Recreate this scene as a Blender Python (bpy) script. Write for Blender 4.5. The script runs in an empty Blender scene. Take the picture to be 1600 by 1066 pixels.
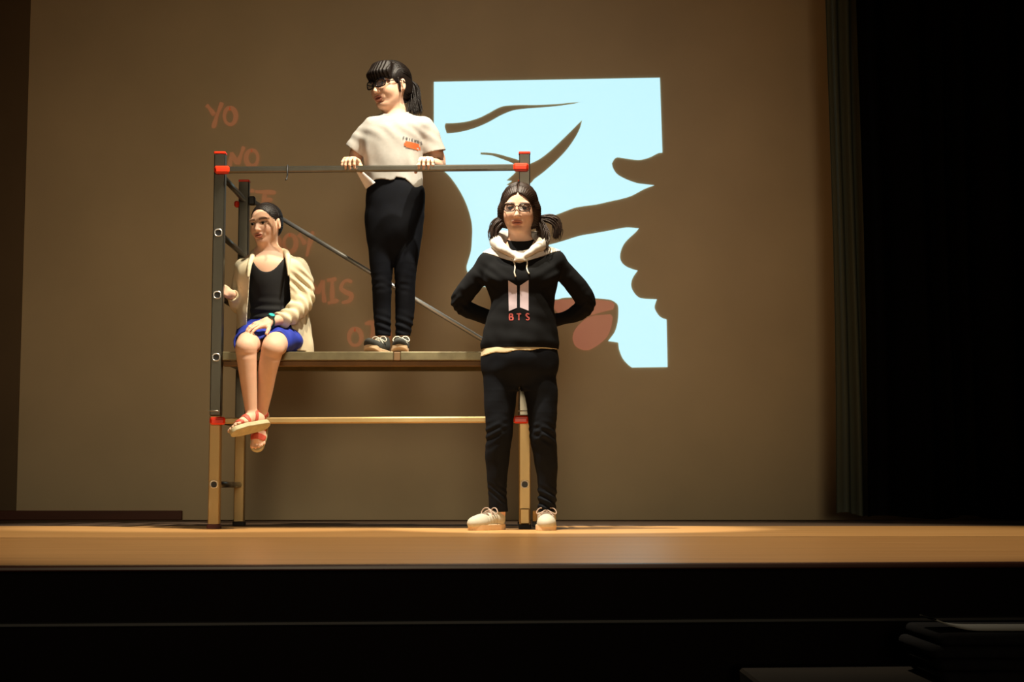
import bpy, math, random
import numpy as np
from mathutils import Vector, Matrix
from mathutils.geometry import tessellate_polygon
from mathutils.bvhtree import BVHTree

random.seed(7); np.random.seed(7)
SC = bpy.context.scene
COL = SC.collection

# ------------------------------------------------------------------ camera, world, lights, exposure
F_PX = 2500.0                       # focal length in pixels of the 1600 x 1066 frame
PITCH = math.atan(235.0 / F_PX)     # horizon at row 768
CAM_Z = 0.172                       # eye height above the stage floor
cam_d = bpy.data.cameras.new('camera'); cam = bpy.data.objects.new('camera', cam_d); COL.objects.link(cam)
cam_d.sensor_width = 36.0; cam_d.lens = F_PX / 1600.0 * 36.0
cam_d.clip_start = 0.05; cam_d.clip_end = 100
cam.location = (0, 0, CAM_Z); cam.rotation_euler = (math.pi / 2 + PITCH, 0, 0)
SC.camera = cam

w = bpy.data.worlds.new('dark_hall'); SC.world = w; w.use_nodes = True
w.node_tree.nodes['Background'].inputs[0].default_value = (0.55, 0.45, 0.40, 1)
w.node_tree.nodes['Background'].inputs[1].default_value = 0.004
SC.view_settings.view_transform = 'Standard'; SC.view_settings.look = 'None'
SC.view_settings.gamma = 1.0; SC.view_settings.use_curve_mapping = False
SC.view_settings.exposure = 0.0

def spot(name, loc, aim, power, col, deg, blend, size):
    d = bpy.data.lights.new(name, 'SPOT'); o = bpy.data.objects.new(name, d); COL.objects.link(o)
    o.location = loc; o.rotation_euler = (Vector(aim) - Vector(loc)).to_track_quat('-Z', 'Y').to_euler()
    d.energy = power; d.color = col; d.spot_size = math.radians(deg); d.spot_blend = blend; d.shadow_soft_size = size
    return o
# lamps on the batten above the apron: a general light on the floor, one spot on the girl in front, one on the two on the scaffold
spot('batten_flood_lamp', (0.0, 6.1, 5.0), (0.0, 6.35, 0.0), 1000, (1.0, 0.85, 0.62), 67, 0.4, 0.06)
spot('batten_spot_lamp', (-1.15, 6.2, 5.0), (0.03, 7.2, 0.85), 1750, (1.0, 0.92, 0.77), 20, 0.5, 0.05)
spot('batten_spot_lamp', (0.66, 5.72, 5.1), (-1.0, 7.45, 1.05), 1300, (1.0, 0.92, 0.77), 24, 0.6, 0.05)
# broad dim house light from the back of the hall
spot('hall_wash_lamp', (0.0, -6.0, 1.6), (-0.7, 9.8, 0.9), 1450, (1.0, 0.80, 0.52), 27, 1.0, 1.3)
# black-level glow of the projector at the back of the hall
spot('projector_lamp', (0.1, -3.0, 1.5), (0.1, 9.8, 2.05), 120, (0.60, 0.66, 1.0), 17, 0.8, 0.6)

# ------------------------------------------------------------------ helpers
CP, SP = math.cos(PITCH), math.sin(PITCH)
def P(u, v, Y):
    """the place at depth Y that the photograph shows at (u, v)"""
    a, b = u - 800.0, 533.0 - v
    dy = F_PX * CP - b * SP; dz = F_PX * SP + b * CP
    t = Y / dy
    return np.array((a * t, Y, CAM_Z + dz * t))
def PX(u, v, Y): return P(u, v, Y)[0]
def PZ(v, Y): return P(800, v, Y)[2]
def srgb(h):
    if isinstance(h, str): c = [int(h[i:i + 2], 16) / 255 for i in (0, 2, 4)]
    else: c = [x / 255 for x in h]
    return tuple((x / 12.92 if x <= 0.04045 else ((x + 0.055) / 1.055) ** 2.4) for x in c)

def mat(name, col, rough=0.6, metal=0.0, var=0.0, vscale=6.0, bump=0.0, bscale=80.0, stretch=(1, 1, 1), spec=0.5,
        emit=None, estr=0.0, sss=0.0, sheen=0.0, col2=None, attr=False, wave=None, coat=0.0):
    m = bpy.data.materials.new(name); m.use_nodes = True
    nt = m.node_tree; b = nt.nodes['Principled BSDF']; L = nt.links
    c = tuple(col) + (1,)
    b.inputs['Base Color'].default_value = c
    b.inputs['Roughness'].default_value = rough; b.inputs['Metallic'].default_value = metal
    b.inputs['Specular IOR Level'].default_value = spec
    if coat: b.inputs['Coat Weight'].default_value = coat; b.inputs['Coat Roughness'].default_value = 0.25
    if sss:
        b.inputs['Subsurface Weight'].default_value = sss; b.inputs['Subsurface Radius'].default_value = (0.012, 0.005, 0.003)
        b.inputs['Subsurface Scale'].default_value = 0.6
    if sheen: b.inputs['Sheen Weight'].default_value = sheen; b.inputs['Sheen Roughness'].default_value = 0.5
    tc = nt.nodes.new('ShaderNodeTexCoord'); mp = nt.nodes.new('ShaderNodeMapping')
    mp.inputs['Scale'].default_value = stretch; L.new(tc.outputs['Object'], mp.inputs['Vector'])
    src = None
    if attr:
        a = nt.nodes.new('ShaderNodeAttribute'); a.attribute_name = 'Col'; src = a.outputs['Color']; L.new(src, b.inputs['Base Color'])
    if var > 0 or col2 is not None:
        n = nt.nodes.new('ShaderNodeTexNoise'); n.inputs['Scale'].default_value = vscale; n.inputs['Detail'].default_value = 6
        L.new(mp.outputs['Vector'], n.inputs['Vector'])
        r = nt.nodes.new('ShaderNodeValToRGB'); L.new(n.outputs['Fac'], r.inputs['Fac'])
        r.color_ramp.elements[0].position = 0.3; r.color_ramp.elements[1].position = 0.7
        lo = col2 if col2 is not None else tuple(x * (1 - var) for x in col)
        hi = col if col2 is not None else tuple(min(1, x * (1 + var)) for x in col)
        r.color_ramp.elements[0].color = tuple(lo) + (1,); r.color_ramp.elements[1].color = tuple(hi) + (1,)
        if src is not None:
            mx = nt.nodes.new('ShaderNodeMix'); mx.data_type = 'RGBA'; mx.blend_type = 'MULTIPLY'; mx.inputs['Factor'].default_value = 1
            r.color_ramp.elements[0].color = (1 - var,) * 3 + (1,); r.color_ramp.elements[1].color = (1,) * 3 + (1,)
            L.new(src, mx.inputs[6]); L.new(r.outputs['Color'], mx.inputs[7]); L.new(mx.outputs[2], b.inputs['Base Color'])
        else:
            L.new(r.outputs['Color'], b.inputs['Base Color'])
    if bump > 0:
        if wave:
            n2 = nt.nodes.new('ShaderNodeTexWave'); n2.bands_direction = wave; n2.inputs['Scale'].default_value = bscale
            n2.inputs['Distortion'].default_value = 3; L.new(mp.outputs['Vector'], n2.inputs['Vector']); out = n2.outputs['Fac']
        else:
            n2 = nt.nodes.new('ShaderNodeTexNoise'); n2.inputs['Scale'].default_value = bscale; n2.inputs['Detail'].default_value = 4
            L.new(mp.outputs['Vector'], n2.inputs['Vector']); out = n2.outputs['Fac']
        bp = nt.nodes.new('ShaderNodeBump'); bp.inputs['Strength'].default_value = bump; bp.inputs['Distance'].default_value = 0.004
        L.new(out, bp.inputs['Height']); L.new(bp.outputs['Normal'], b.inputs['Normal'])
    if emit is not None:
        b.inputs['Emission Color'].default_value = tuple(emit) + (1,); b.inputs['Emission Strength'].default_value = estr
    return m

def tag(o, label=None, cat=None, group=None, kind=None):
    if label: o['label'] = label
    if cat: o['category'] = cat
    if group: o['group'] = group
    if kind: o['kind'] = kind
    return o
def root_loc(p):
    v = Vector((0, 0, 0))
    while p is not None: v = v + p.location; p = p.parent
    return v
def empty(name, loc, parent=None):
    o = bpy.data.objects.new(name, None); COL.objects.link(o); o.location = Vector(loc); o.empty_display_size = 0.1
    if parent: o.parent = parent; o.location = Vector(loc) - root_loc(parent)
    return o
def mesh_np(name, V, faces, m, parent=None, smooth=True, colors=None, origin=None):
    """link one mesh given in world coordinates; faces: (n,k) array or list of tuples"""
    V = np.asarray(V, dtype=np.float64)
    base = Vector(origin) if origin is not None else Vector((0, 0, 0))
    off = np.array(root_loc(parent) if parent is not None else base)
    me = bpy.data.meshes.new(name)
    Vl = (V - off).astype(np.float32)
    if isinstance(faces, np.ndarray) and faces.ndim == 2:
        k = faces.shape[1]; n = len(faces)
        me.vertices.add(len(Vl)); me.vertices.foreach_set('co', Vl.ravel())
        me.loops.add(n * k); me.loops.foreach_set('vertex_index', faces.astype(np.int32).ravel())
        me.polygons.add(n); me.polygons.foreach_set('loop_start', np.arange(0, n * k, k, dtype=np.int32))
        me.polygons.foreach_set('loop_total', np.full(n, k, dtype=np.int32))
        me.update(calc_edges=True)
    else:
        me.from_pydata([tuple(map(float, v)) for v in Vl], [], [tuple(map(int, f)) for f in faces]); me.update()
    me.polygons.foreach_set('use_smooth', np.full(len(me.polygons), bool(smooth)))
    if colors is not None:
        at = me.color_attributes.new('Col', 'FLOAT_COLOR', 'POINT')
        c4 = np.ones((len(V), 4), np.float32); c4[:, :3] = colors; at.data.foreach_set('color', c4.ravel())
    me.materials.append(m)
    o = bpy.data.objects.new(name, me); COL.objects.link(o)
    if parent is not None: o.parent = parent
    else: o.location = base
    return o

class MB:
    """collects boxes, tubes and sheets into one mesh (world coordinates)"""
    def __init__(s): s.v = []; s.f = []; s.n = 0
    def add(s, V, Fs):
        s.v.append(np.asarray(V, float)); s.f += [tuple(i + s.n for i in f) for f in Fs]; s.n += len(V)
    def box(s, c, h, R=None, bev=0.0):
        h = np.array(h, float); c = np.array(c, float)
        if bev <= 0:
            V = np.array([(x, y, z) for x in (-1, 1) for y in (-1, 1) for z in (-1, 1)], float) * h
            Fs = [(0, 1, 3, 2), (4, 6, 7, 5), (0, 4, 5, 1), (2, 3, 7, 6), (0, 2, 6, 4), (1, 5, 7, 3)]
        else:
            V = []; idx = {}
            for x in (-1, 1):
                for y in (-1, 1):
                    for z in (-1, 1):
                        sg = np.array((x, y, z), float)
                        for a in range(3):
                            p = sg * (h - bev); p[a] = sg[a] * h[a]
                            idx[(x, y, z, a)] = len(V); V.append(p)
            V = np.array(V); Fs = []
            for a in range(3):
                o1, o2 = (a + 1) % 3, (a + 2) % 3
                for sa in (-1, 1):
                    q = []
                    for s1, s2 in ((-1, -1), (1, -1), (1, 1), (-1, 1)):
                        t = [0, 0, 0]; t[a] = sa; t[o1] = s1; t[o2] = s2; q.append(idx[tuple(t) + (a,)])
                    Fs.append(tuple(q if sa > 0 else q[::-1]))
            for a in range(3):
                o1, o2 = (a + 1) % 3, (a + 2) % 3
                for s1 in (-1, 1):
                    for s2 in (-1, 1):
                        t0 = [0, 0, 0]; t0[a] = -1; t0[o1] = s1; t0[o2] = s2
                        t1 = list(t0); t1[a] = 1
                        q = (idx[tuple(t0) + (o1,)], idx[tuple(t1) + (o1,)], idx[tuple(t1) + (o2,)], idx[tuple(t0) + (o2,)])
                        n = np.cross(V[q[1]] - V[q[0]], V[q[2]] - V[q[0]])
                        Fs.append(q if np.dot(n, V[q[0]] + V[q[2]]) > 0 else q[::-1])
            for x in (-1, 1):
                for y in (-1, 1):
                    for z in (-1, 1):
                        q = tuple(idx[(x, y, z, a)] for a in range(3))
                        n = np.cross(V[q[1]] - V[q[0]], V[q[2]] - V[q[0]])
                        Fs.append(q if np.dot(n, V[q[0]]) > 0 else q[::-1])
        if R is not None: V = V @ np.array(R, float).T
        s.add(V + c, Fs); return s
    def bar(s, a, b, w, h, up=(0, 0, 1), bev=0.003):
        a = np.array(a, float); b = np.array(b, float); d = b - a; L = np.linalg.norm(d); d = d / L
        up = np.array(up, float); x = np.cross(d, up); x /= np.linalg.norm(x); z = np.cross(x, d)
        R = np.stack([x, d, z], 1)
        return s.box((a + b) / 2, (w / 2, L / 2, h / 2), R, bev)
    def tube(s, pts, rad, n=8, cap=True, flat=1.0, up=(0, 0, 1)):
        pts = np.array(pts, float); m = len(pts)
        rad = np.full(m, rad, float) if np.isscalar(rad) else np.array(rad, float)
        T = np.gradient(pts, axis=0); T /= (np.linalg.norm(T, axis=1, keepdims=True) + 1e-9)
        up = np.array(up, float)
        x = np.cross(T[0], up)
        if np.linalg.norm(x) < 1e-3: x = np.cross(T[0], (1, 0, 0))
        x /= np.linalg.norm(x); V = []
        for i in range(m):
            x = x - T[i] * np.dot(x, T[i]); x /= (np.linalg.norm(x) + 1e-9); y = np.cross(T[i], x)
            for k in range(n):
                a = 2 * math.pi * k / n
                V.append(pts[i] + rad[i] * (math.cos(a) * x + flat * math.sin(a) * y))
        Fs = []
        for i in range(m - 1):
            for k in range(n):
                k2 = (k + 1) % n
                Fs.append((i * n + k, i * n + k2, (i + 1) * n + k2, (i + 1) * n + k))
        if cap: Fs.append(tuple(range(n))[::-1]); Fs.append(tuple((m - 1) * n + k for k in range(n)))
        s.add(V, Fs); return s
    def build(s, name, m, parent=None, smooth=False, origin=None):
        return mesh_np(name, np.concatenate(s.v), s.f, m, parent, smooth, origin=origin)

def catmull(pts, closed=False, n=5):
    pts = [np.array(p, float) for p in pts]; N = len(pts); out = []
    rng = range(N) if closed else range(N - 1)
    for i in rng:
        if closed: p0, p1, p2, p3 = pts[i - 1], pts[i], pts[(i + 1) % N], pts[(i + 2) % N]
        else: p0, p1, p2, p3 = pts[max(i - 1, 0)], pts[i], pts[i + 1], pts[min(i + 2, N - 1)]
        for k in range(n):
            t = k / n
            out.append(0.5 * ((2 * p1) + (-p0 + p2) * t + (2 * p0 - 5 * p1 + 4 * p2 - p3) * t * t + (-p0 + 3 * p1 - 3 * p2 + p3) * t ** 3))
    if not closed: out.append(pts[-1])
    return out
def smooth_outline(pts, corner=38, n=4):
    """closed outline; curved through gentle points, sharp where it turns hard"""
    pts = [np.array(p, float) for p in pts]; N = len(pts); cor = []
    for i in range(N):
        a = pts[i] - pts[i - 1]; b = pts[(i + 1) % N] - pts[i]
        an = math.degrees(abs(math.atan2(a[0] * b[1] - a[1] * b[0], a @ b)))
        if an > corner: cor.append(i)
    if len(cor) < 2: return catmull(pts, True, n)
    out = []
    for k, c in enumerate(cor):
        e = cor[(k + 1) % len(cor)]
        seg = [pts[c]]; i = c
        while i != e: i = (i + 1) % N; seg.append(pts[i])
        out += catmull(seg, False, n)[:-1]
    return out
def ribbon2d(pts, width):
    """brush stroke outline: list of quads (as 2-D arrays) along a polyline, tapering a little"""
    pts = np.array(catmull(pts, False, 5) if len(pts) > 2 else [np.array(pts[0], float) * (1 - t) + np.array(pts[1], float) * t for t in np.linspace(0, 1, 6)])
    T = np.gradient(pts, axis=0); T /= np.linalg.norm(T, axis=1, keepdims=True) + 1e-9
    Nn = np.stack([-T[:, 1], T[:, 0]], 1); m = len(pts)
    ww = width * (0.5 + 0.12 * np.sin(np.linspace(0, 7, m) + pts[0, 0])); ww[0] *= 0.75; ww[-1] *= 0.6
    return pts + Nn * ww[:, None], pts - Nn * ww[:, None]

# ------------------------------------------------------------------ materials
M = {}
M['wall'] = mat('painted_plaster', srgb('dcc8a4'), 0.9, var=0.06, vscale=1.6, bump=0.05, bscale=60)
M['stage'] = mat('varnished_stage_boards', srgb('dca86a'), 0.42, col2=srgb('bd8a4e'), vscale=5, stretch=(0.25, 5, 1), bump=0.05, bscale=14, coat=0.15)
M['apron'] = mat('varnished_apron_boards', srgb('c9965c'), 0.33, col2=srgb('ab7a45'), vscale=5, stretch=(0.25, 5, 1), bump=0.04, bscale=14, coat=0.2)
M['rear'] = mat('dark_rear_boards', srgb('5b4634'), 0.75, var=0.2, vscale=4, stretch=(0.25, 5, 1))  # rear strip in a darker brown than the boards in front
M['nosing'] = mat('varnished_nosing', srgb('3a1c0e'), 0.3, var=0.15, vscale=8, stretch=(.3, 4, 4))
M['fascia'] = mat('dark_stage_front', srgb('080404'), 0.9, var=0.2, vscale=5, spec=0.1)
M['fascia_trim'] = mat('stage_front_trim', srgb('0a0807'), 0.6, var=0.2, vscale=8)
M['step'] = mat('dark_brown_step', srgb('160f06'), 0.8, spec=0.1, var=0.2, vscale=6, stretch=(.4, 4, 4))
M['base'] = mat('red_brown_board', srgb('5e2f1b'), 0.6, var=0.15, vscale=6, stretch=(.3, 3, 3))
M['curtain'] = mat('black_velvet', srgb('060607'), 0.95, spec=0.05)
M['curtain_g'] = mat('grey_green_drape', srgb('565b50'), 0.95, spec=0.1)
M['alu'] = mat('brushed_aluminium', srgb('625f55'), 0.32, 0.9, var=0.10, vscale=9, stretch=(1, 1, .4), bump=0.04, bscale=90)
M['alu_low'] = mat('yellowish_aluminium', srgb('a88f60'), 0.42, 0.55, var=0.10, vscale=9, stretch=(1, 1, .4), bump=0.04, bscale=90)  # lower posts and rail in a yellower tone than the upper metal
M['zinc'] = mat('zinc_plated_tube', srgb('dcdcd8'), 0.34, 0.85)
M['deck'] = mat('plywood_deck', srgb('6e5230'), 0.7, var=0.2, vscale=8)
M['red'] = mat('red_plastic', srgb('e2330f'), 0.38, var=0.05)
M['redd'] = mat('dark_red_rubber', srgb('4c1710'), 0.6)
M['blackp'] = mat('black_plastic_and_bore_shade', srgb('101010'), 0.5)
M['rub'] = mat('black_rubber', srgb('1a1512'), 0.7)
M['deck_alu'] = mat('stained_deck_aluminium', srgb('6e664c'), 0.45, 0.6, var=0.25, vscale=14)
M['side'] = mat('wall_shadow_brown', srgb('75624a'), 0.9, var=0.06, vscale=2)
M['wood'] = mat('pale_wood_block', srgb('d2a55c'), 0.6, var=0.1, vscale=12, stretch=(1, .3, 1))
M['light'] = mat('projected_white', srgb('c9d4d4'), 0.9, emit=(0.50, 0.87, 1.0), estr=1.0)
M['ptext'] = mat('projected_red_letters', srgb('dcc8a4'), 0.9, emit=(1.0, 0.16, 0.06), estr=0.11)
M['plips'] = mat('projected_red_lips', srgb('dcc8a4'), 0.9, emit=(1.0, 0.20, 0.16), estr=0.17)

# ------------------------------------------------------------------ the setting
Y_WALL, Y_SC, DEPTH_SC = 9.8, 7.42, 0.68
def struct(o, label=None, cat=None): o['kind'] = 'structure'; tag(o, label, cat); return o
def prism(name, poly, z0, z1, m, parent=None):
    n = len(poly); V = [(x, y, z0) for x, y in poly] + [(x, y, z1) for x, y in poly]
    Fs = [tuple(range(n))[::-1], tuple(range(n, 2 * n))] + [(i, (i + 1) % n, n + (i + 1) % n, n + i) for i in range(n)]
    return mesh_np(name, V, Fs, m, parent, False)
edge = lambda x: 3.84 + 0.081 * x            # front edge of the stage runs a little askew
joint = lambda x: 6.10 + 0.055 * x           # open joint between apron and stage floor
struct(prism('floor_apron', [(-6, edge(-6) + .03), (6, edge(6) + .03), (6, joint(6) - .012), (-6, joint(-6) - .012)], -0.06, 0, M['apron']), 'brown varnished apron floor in front of the joint', 'floor')
jx = np.linspace(-6, 6, 90)
jl = [(x, joint(x) + .012 + random.uniform(-.010, .012)) for x in jx]
struct(prism('floor_stage', jl + [(6, 8.02), (-6, 8.02)], -0.06, 0, M['stage']), 'brown varnished stage floor under the scaffold', 'floor')
struct(prism('floor_rear', [(-6, 8.024), (6, 8.024), (6, Y_WALL), (-6, Y_WALL)], -0.06, -0.001, M['rear']), 'dark rear strip of the stage floor by the back wall', 'floor')
struct(MB().box((0, 6.93, -0.10), (6, 2.86, 0.03)).build('floor_joists', M['rub']), 'dark bed under the stage boards', 'floor')
o = MB(); ang = math.atan(0.081)
Rz = np.array(Matrix.Rotation(ang, 3, 'Z'))
struct(MB().box((0, 3.84, -0.006), (6, 0.03, 0.006), Rz, 0.003).build('trim_1', M['nosing']), 'thin wooden nosing along the stage edge', 'trim')
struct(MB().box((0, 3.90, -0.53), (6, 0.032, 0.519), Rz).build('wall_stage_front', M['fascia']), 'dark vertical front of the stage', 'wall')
struct(MB().box((0, 3.855, PZ(972, 3.85)), (6, 0.012, 0.006), Rz, 0.003).build('trim_2', M['fascia_trim']), 'faint horizontal strip along the dark stage front', 'trim')
struct(MB().box((0, -2, -1.08), (7, 6.0, 0.03)).build('floor_hall', M['fascia']), 'dark hall floor below the stage', 'floor')
struct(MB().box((0, Y_WALL + .1, 2.4), (6, .1, 2.5)).build('wall_back', M['wall']), 'beige back wall of the stage', 'wall')
struct(MB().box((-3.02 - 1.5, Y_WALL - .006, 2.4), (1.5, .006, 2.5)).build('wall_left_shadow', M['side']), 'dark brown sheet in place of the shadow at the left end of the back wall', 'wall')  # shadow on the wall's left end put in as a thin brown sheet
bx0, bx1 = -6, PX(285, 806, Y_WALL - .02)
struct(MB().box(((bx0 + bx1) / 2, Y_WALL - .026, 0.027), ((bx1 - bx0) / 2, .012, .028), bev=.003).build('baseboard_back', M['base']), 'low red-brown board at the foot of the back wall', 'baseboard')

def drape(name, x0, x1, Y, zb, zt, m, label, cat, pitch, amp, seed):
    rs = np.random.RandomState(seed); n = int((x1 - x0) / pitch * 14); xs = np.linspace(x0, x1, n)
    ph = np.cumsum(np.full(n, 2 * math.pi * (x1 - x0) / n / pitch) * (1 + .5 * np.sin(np.linspace(0, 40, n) + seed)))
    V = []; Fs = []; zs = np.linspace(zb, zt, 9)
    for j, z in enumerate(zs):
        k = 1 - 0.35 * j / 8
        for side in (0, 1):
            for i in range(n):
                V.append((xs[i] + .012 * math.sin(1.3 * z + i * .05), Y + amp * k * math.sin(ph[i]) + (0.006 if side else 0), z + (.012 * math.sin(ph[i] * .37) if j == 0 else 0)))
    for j in range(8):
        for i in range(n - 1):
            for side in (0, 1):
                a = (2 * j + side) * n + i; b = (2 * (j + 1) + side) * n + i
                Fs.append((a, a + 1, b + 1, b) if not side else (a, b, b + 1, a + 1))
    for j in range(8):
        for i in (0, n - 1):
            a = 2 * j * n + i; Fs.append((a, a + n, a + 3 * n, a + 2 * n))
    o = mesh_np(name, V, Fs, m, None, True, origin=((x0 + x1) / 2, Y, zb)); return tag(o, label, cat)
drape('stage_curtain', PX(1308, 803, 9.0), PX(1370, 803, 9.0), 9.0, 0.045, 4.2, M['curtain_g'], 'narrow grey-green pleated curtain edge beside the beige wall', 'curtain', .07, .03, 1)
drape('stage_curtain', PX(1358, 810, 8.75), 5.2, 8.75, 0.03, 4.2, M['curtain'], 'wide black curtain filling the right side of the stage', 'curtain', .16, .05, 2)

# things in the dark below the stage
sx0, sx1 = PX(1150, 1040, 3.8), 1.9
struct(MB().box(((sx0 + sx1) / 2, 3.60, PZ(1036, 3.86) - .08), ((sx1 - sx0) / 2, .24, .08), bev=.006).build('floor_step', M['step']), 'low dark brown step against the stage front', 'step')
step_top = PZ(1036, 3.86)
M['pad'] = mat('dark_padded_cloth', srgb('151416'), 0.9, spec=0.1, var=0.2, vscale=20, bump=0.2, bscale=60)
M['paper'] = mat('pale_paper', srgb('7c7a74'), 0.8)
def slab(name, x0, x1, yc, hy, z0, z1, m, label, cat, group, seed):
    rs = np.random.RandomState(seed); prof = []
    r = (z1 - z0) / 2; zc = (z0 + z1) / 2
    for a in np.linspace(math.pi / 2, 3 * math.pi / 2, 9): prof.append((x0 + r + r * math.cos(a), zc + r * math.sin(a)))
    for x in np.linspace(x0 + r + .05, x1, 6): prof.append((x, z0))
    for x in np.linspace(x1, x0 + r + .05, 6): prof.append((x, z1))
    n = len(prof); V = []
    for y, k in ((yc - hy, .0), (yc - hy * .9, 1), (yc + hy * .9, 1), (yc + hy, .0)):
        for (x, z) in prof: V.append((x if k else x + .008, y, zc + (z - zc) * (1 if k else .6)))
    Fs = [tuple(range(n)), tuple(range(3 * n, 4 * n))[::-1]]
    for j in range(3):
        for i in range(n): Fs.append((j * n + i, (j + 1) * n + i, (j + 1) * n + (i + 1) % n, j * n + (i + 1) % n))
    return tag(mesh_np(name, V, Fs, m, None, True, origin=((x0 + x1) / 2, yc, z0)), label, cat, group)
zz = step_top; tops = [PZ(1052, 3.55), PZ(1030, 3.55), PZ(1008, 3.55), PZ(984, 3.55)]
labs = ['lowest dark padded mat in the pile below the stage', 'second dark padded mat from the bottom of the pile', 'third dark padded mat from the bottom, end bulging left', 'topmost dark padded mat of the pile by the stage']
hh = (PZ(982, 3.55) - zz) / 4
for i in range(4):
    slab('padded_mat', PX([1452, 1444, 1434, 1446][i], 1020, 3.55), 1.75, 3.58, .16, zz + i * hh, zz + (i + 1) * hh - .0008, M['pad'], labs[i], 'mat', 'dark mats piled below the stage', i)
pz = zz + 4 * hh
V = []; xs = np.concatenate([np.linspace(PX(1456, 980, 3.5), PX(1525, 980, 3.5), 10), np.linspace(PX(1535, 980, 3.5), 1.7, 5)])
for y in (3.46, 3.52, 3.60):
    for s in (0, 1):
        for i, x in enumerate(xs): V.append((x, y, pz + .002 + .022 * max(0, 1 - i / 9) ** 2 + s * .003))
n = len(xs); Fs = []
for j in range(2):
    for i in range(n - 1):
        a = 2 * j * n + i; b = 2 * (j + 1) * n + i
        Fs += [(a, b, b + 1, a + 1), (a + n, a + n + 1, b + n + 1, b + n)]
for j in (0, 2):
    for i in range(n - 1): a = 2 * j * n + i; Fs.append((a, a + 1, a + n + 1, a + n) if j == 0 else (a, a + n, a + n + 1, a + 1))
tag(mesh_np('paper_sheet', V, Fs, M['paper'], None, True, origin=(1.2, 3.53, pz)), 'pale sheet with a curled-up end on top of the dark mats', 'paper')

# ------------------------------------------------------------------ the projected picture on the wall
YP = Y_WALL - 0.004
def flat(name, loops, m, parent, Y=YP):
    """flat shape on the wall from outlines in photo pixels (first the outline, then holes)"""
    L = [[Vector(P(u, v, Y)) for u, v in lp] for lp in loops]
    L2 = [[Vector((p.x, p.z, 0)) for p in lp] for lp in L]
    tr = tessellate_polygon(L2); V = [tuple(p) for lp in L for p in lp]
    Fs = []
    for t in tr:
        a, b, c = (np.array(V[i]) for i in t)
        Fs.append(t if np.cross(b - a, c - a)[1] < 0 else t[::-1])
    return mesh_np(name, V, Fs, m, parent, False)
outer = [(678, 128), (1031, 121.5), (1035, 238.5), (1028, 239.5), (1015, 246), (1000, 249.8), (985, 248.8), (973.8, 247), (964.4, 246), (959.8, 248.8), (956, 255.4), (957.9, 262.9), (964.4, 272.3), (977.6, 279.8), (994.5, 286), (1007.6, 287.9), (1022.6, 289.5),
 (1007.6, 295), (996.3, 301), (985, 306.6), (970, 311), (953, 314.7), (934.4, 319), (921.3, 320.9), (900.6, 324), (887.5, 328.4), (870.6, 335), (855.6, 339.7), (835, 348), (815, 358), (808, 372), (818, 384), (840, 386), (870.6, 379.4),
 (904.4, 369), (925, 365.3), (949.4, 361), (970, 356.9), (981.3, 355.6), (998.2, 356.9), (992.6, 363.4), (979.4, 375.7), (971.9, 387), (968.7, 400), (971, 409.4), (977.6, 416), (987, 420.3), (996.3, 423), (988.8, 433.8), (986, 445), (988.8, 454.4), (995.4, 462.8), (1003.8, 466.6), (1026.3, 467.8),
 (1022.7, 479), (1024.9, 486.5), (1030.2, 494), (1036.2, 497.8), (1041.4, 499.3), (1043, 573.6), (987.4, 574.4), (980.6, 569), (973, 560), (968.6, 549.6), (967, 543.6), (966.2, 536), (964, 534.9), (950.3, 533), (955, 527), (961, 518), (964.9, 504.6), (966.4, 489.5), (965.6, 477.5), (961, 472.3), (953.6, 468.5), (940, 466.7), (932.6, 466.3), (896.5, 464.8), (880, 465.5), (865.8, 467.8),
 (830, 462), (790, 453), (757, 448), (750, 445.5), (740, 440), (732, 428), (729, 418), (732, 406.5), (736, 392), (737.4, 375.6), (738, 359), (736.4, 344.6), (732, 328), (726, 312.6), (717.8, 297), (707.5, 281.7), (697, 270), (678, 255)]
brow = [(696.3, 192.5), (711.3, 192), (730, 189.7), (748.8, 184), (763.8, 176.6), (778.8, 168.5), (792, 165), (816.3, 164), (838.8, 164), (870, 162.5), (887.5, 160.8), (908, 159.3), (897, 162), (868.8, 166), (838.8, 168.5), (820, 170), (801.3, 172.8), (782.5, 180.3), (763.8, 190.7), (745, 199), (726.3, 204.7), (707.5, 208), (698, 208.5), (694.8, 198)]
eye = [(750.7, 238.2), (763.8, 238.5), (778.8, 240.8), (793.8, 245), (809.8, 249.8), (825.7, 257), (842.6, 248.8), (857.6, 237.6), (870, 226.3), (887.5, 209.4), (902.5, 194.4), (909.7, 187.3), (906.3, 200), (898.8, 215), (885.6, 233.8), (868.8, 251.6), (850, 268.5), (835, 279.8), (829.5, 286), (815, 292), (791, 289), (800, 282.8), (791, 282.2), (805, 269.5), (808, 260), (799.5, 254.5), (782.6, 247.9), (767.6, 243), (750.7, 241.5)]
lip_u = [(866, 470), (880, 468.3), (896.5, 467.8), (915, 468), (932.6, 468.8), (953.6, 471), (960.4, 476), (958, 483.5), (940, 488), (920.6, 493), (900, 494), (884, 492), (872.5, 489.5), (864, 480)]
lip_d = [(953.6, 491), (957.4, 495.6), (955, 510.6), (949, 525.6), (938.6, 536), (925, 545), (914.6, 547.4), (902.6, 543.6), (896.5, 536), (895, 525.6), (899.6, 513.6), (913, 500), (925, 494)]
proj = empty('projected_picture', P(860, 350, YP))
tag(proj, 'bright blue-white projected drawing of an eye, hand and lips on the back wall', 'projection')
lit = flat('lit_area', [smooth_outline(outer), smooth_outline(brow), smooth_outline(eye)], M['light'], proj)
lit['label'] = 'blue-white lit area with brow, eye and fingers left dark'
for lp in (lip_u, lip_d): flat('lip', [smooth_outline(lp)], M['plips'], proj)

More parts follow.
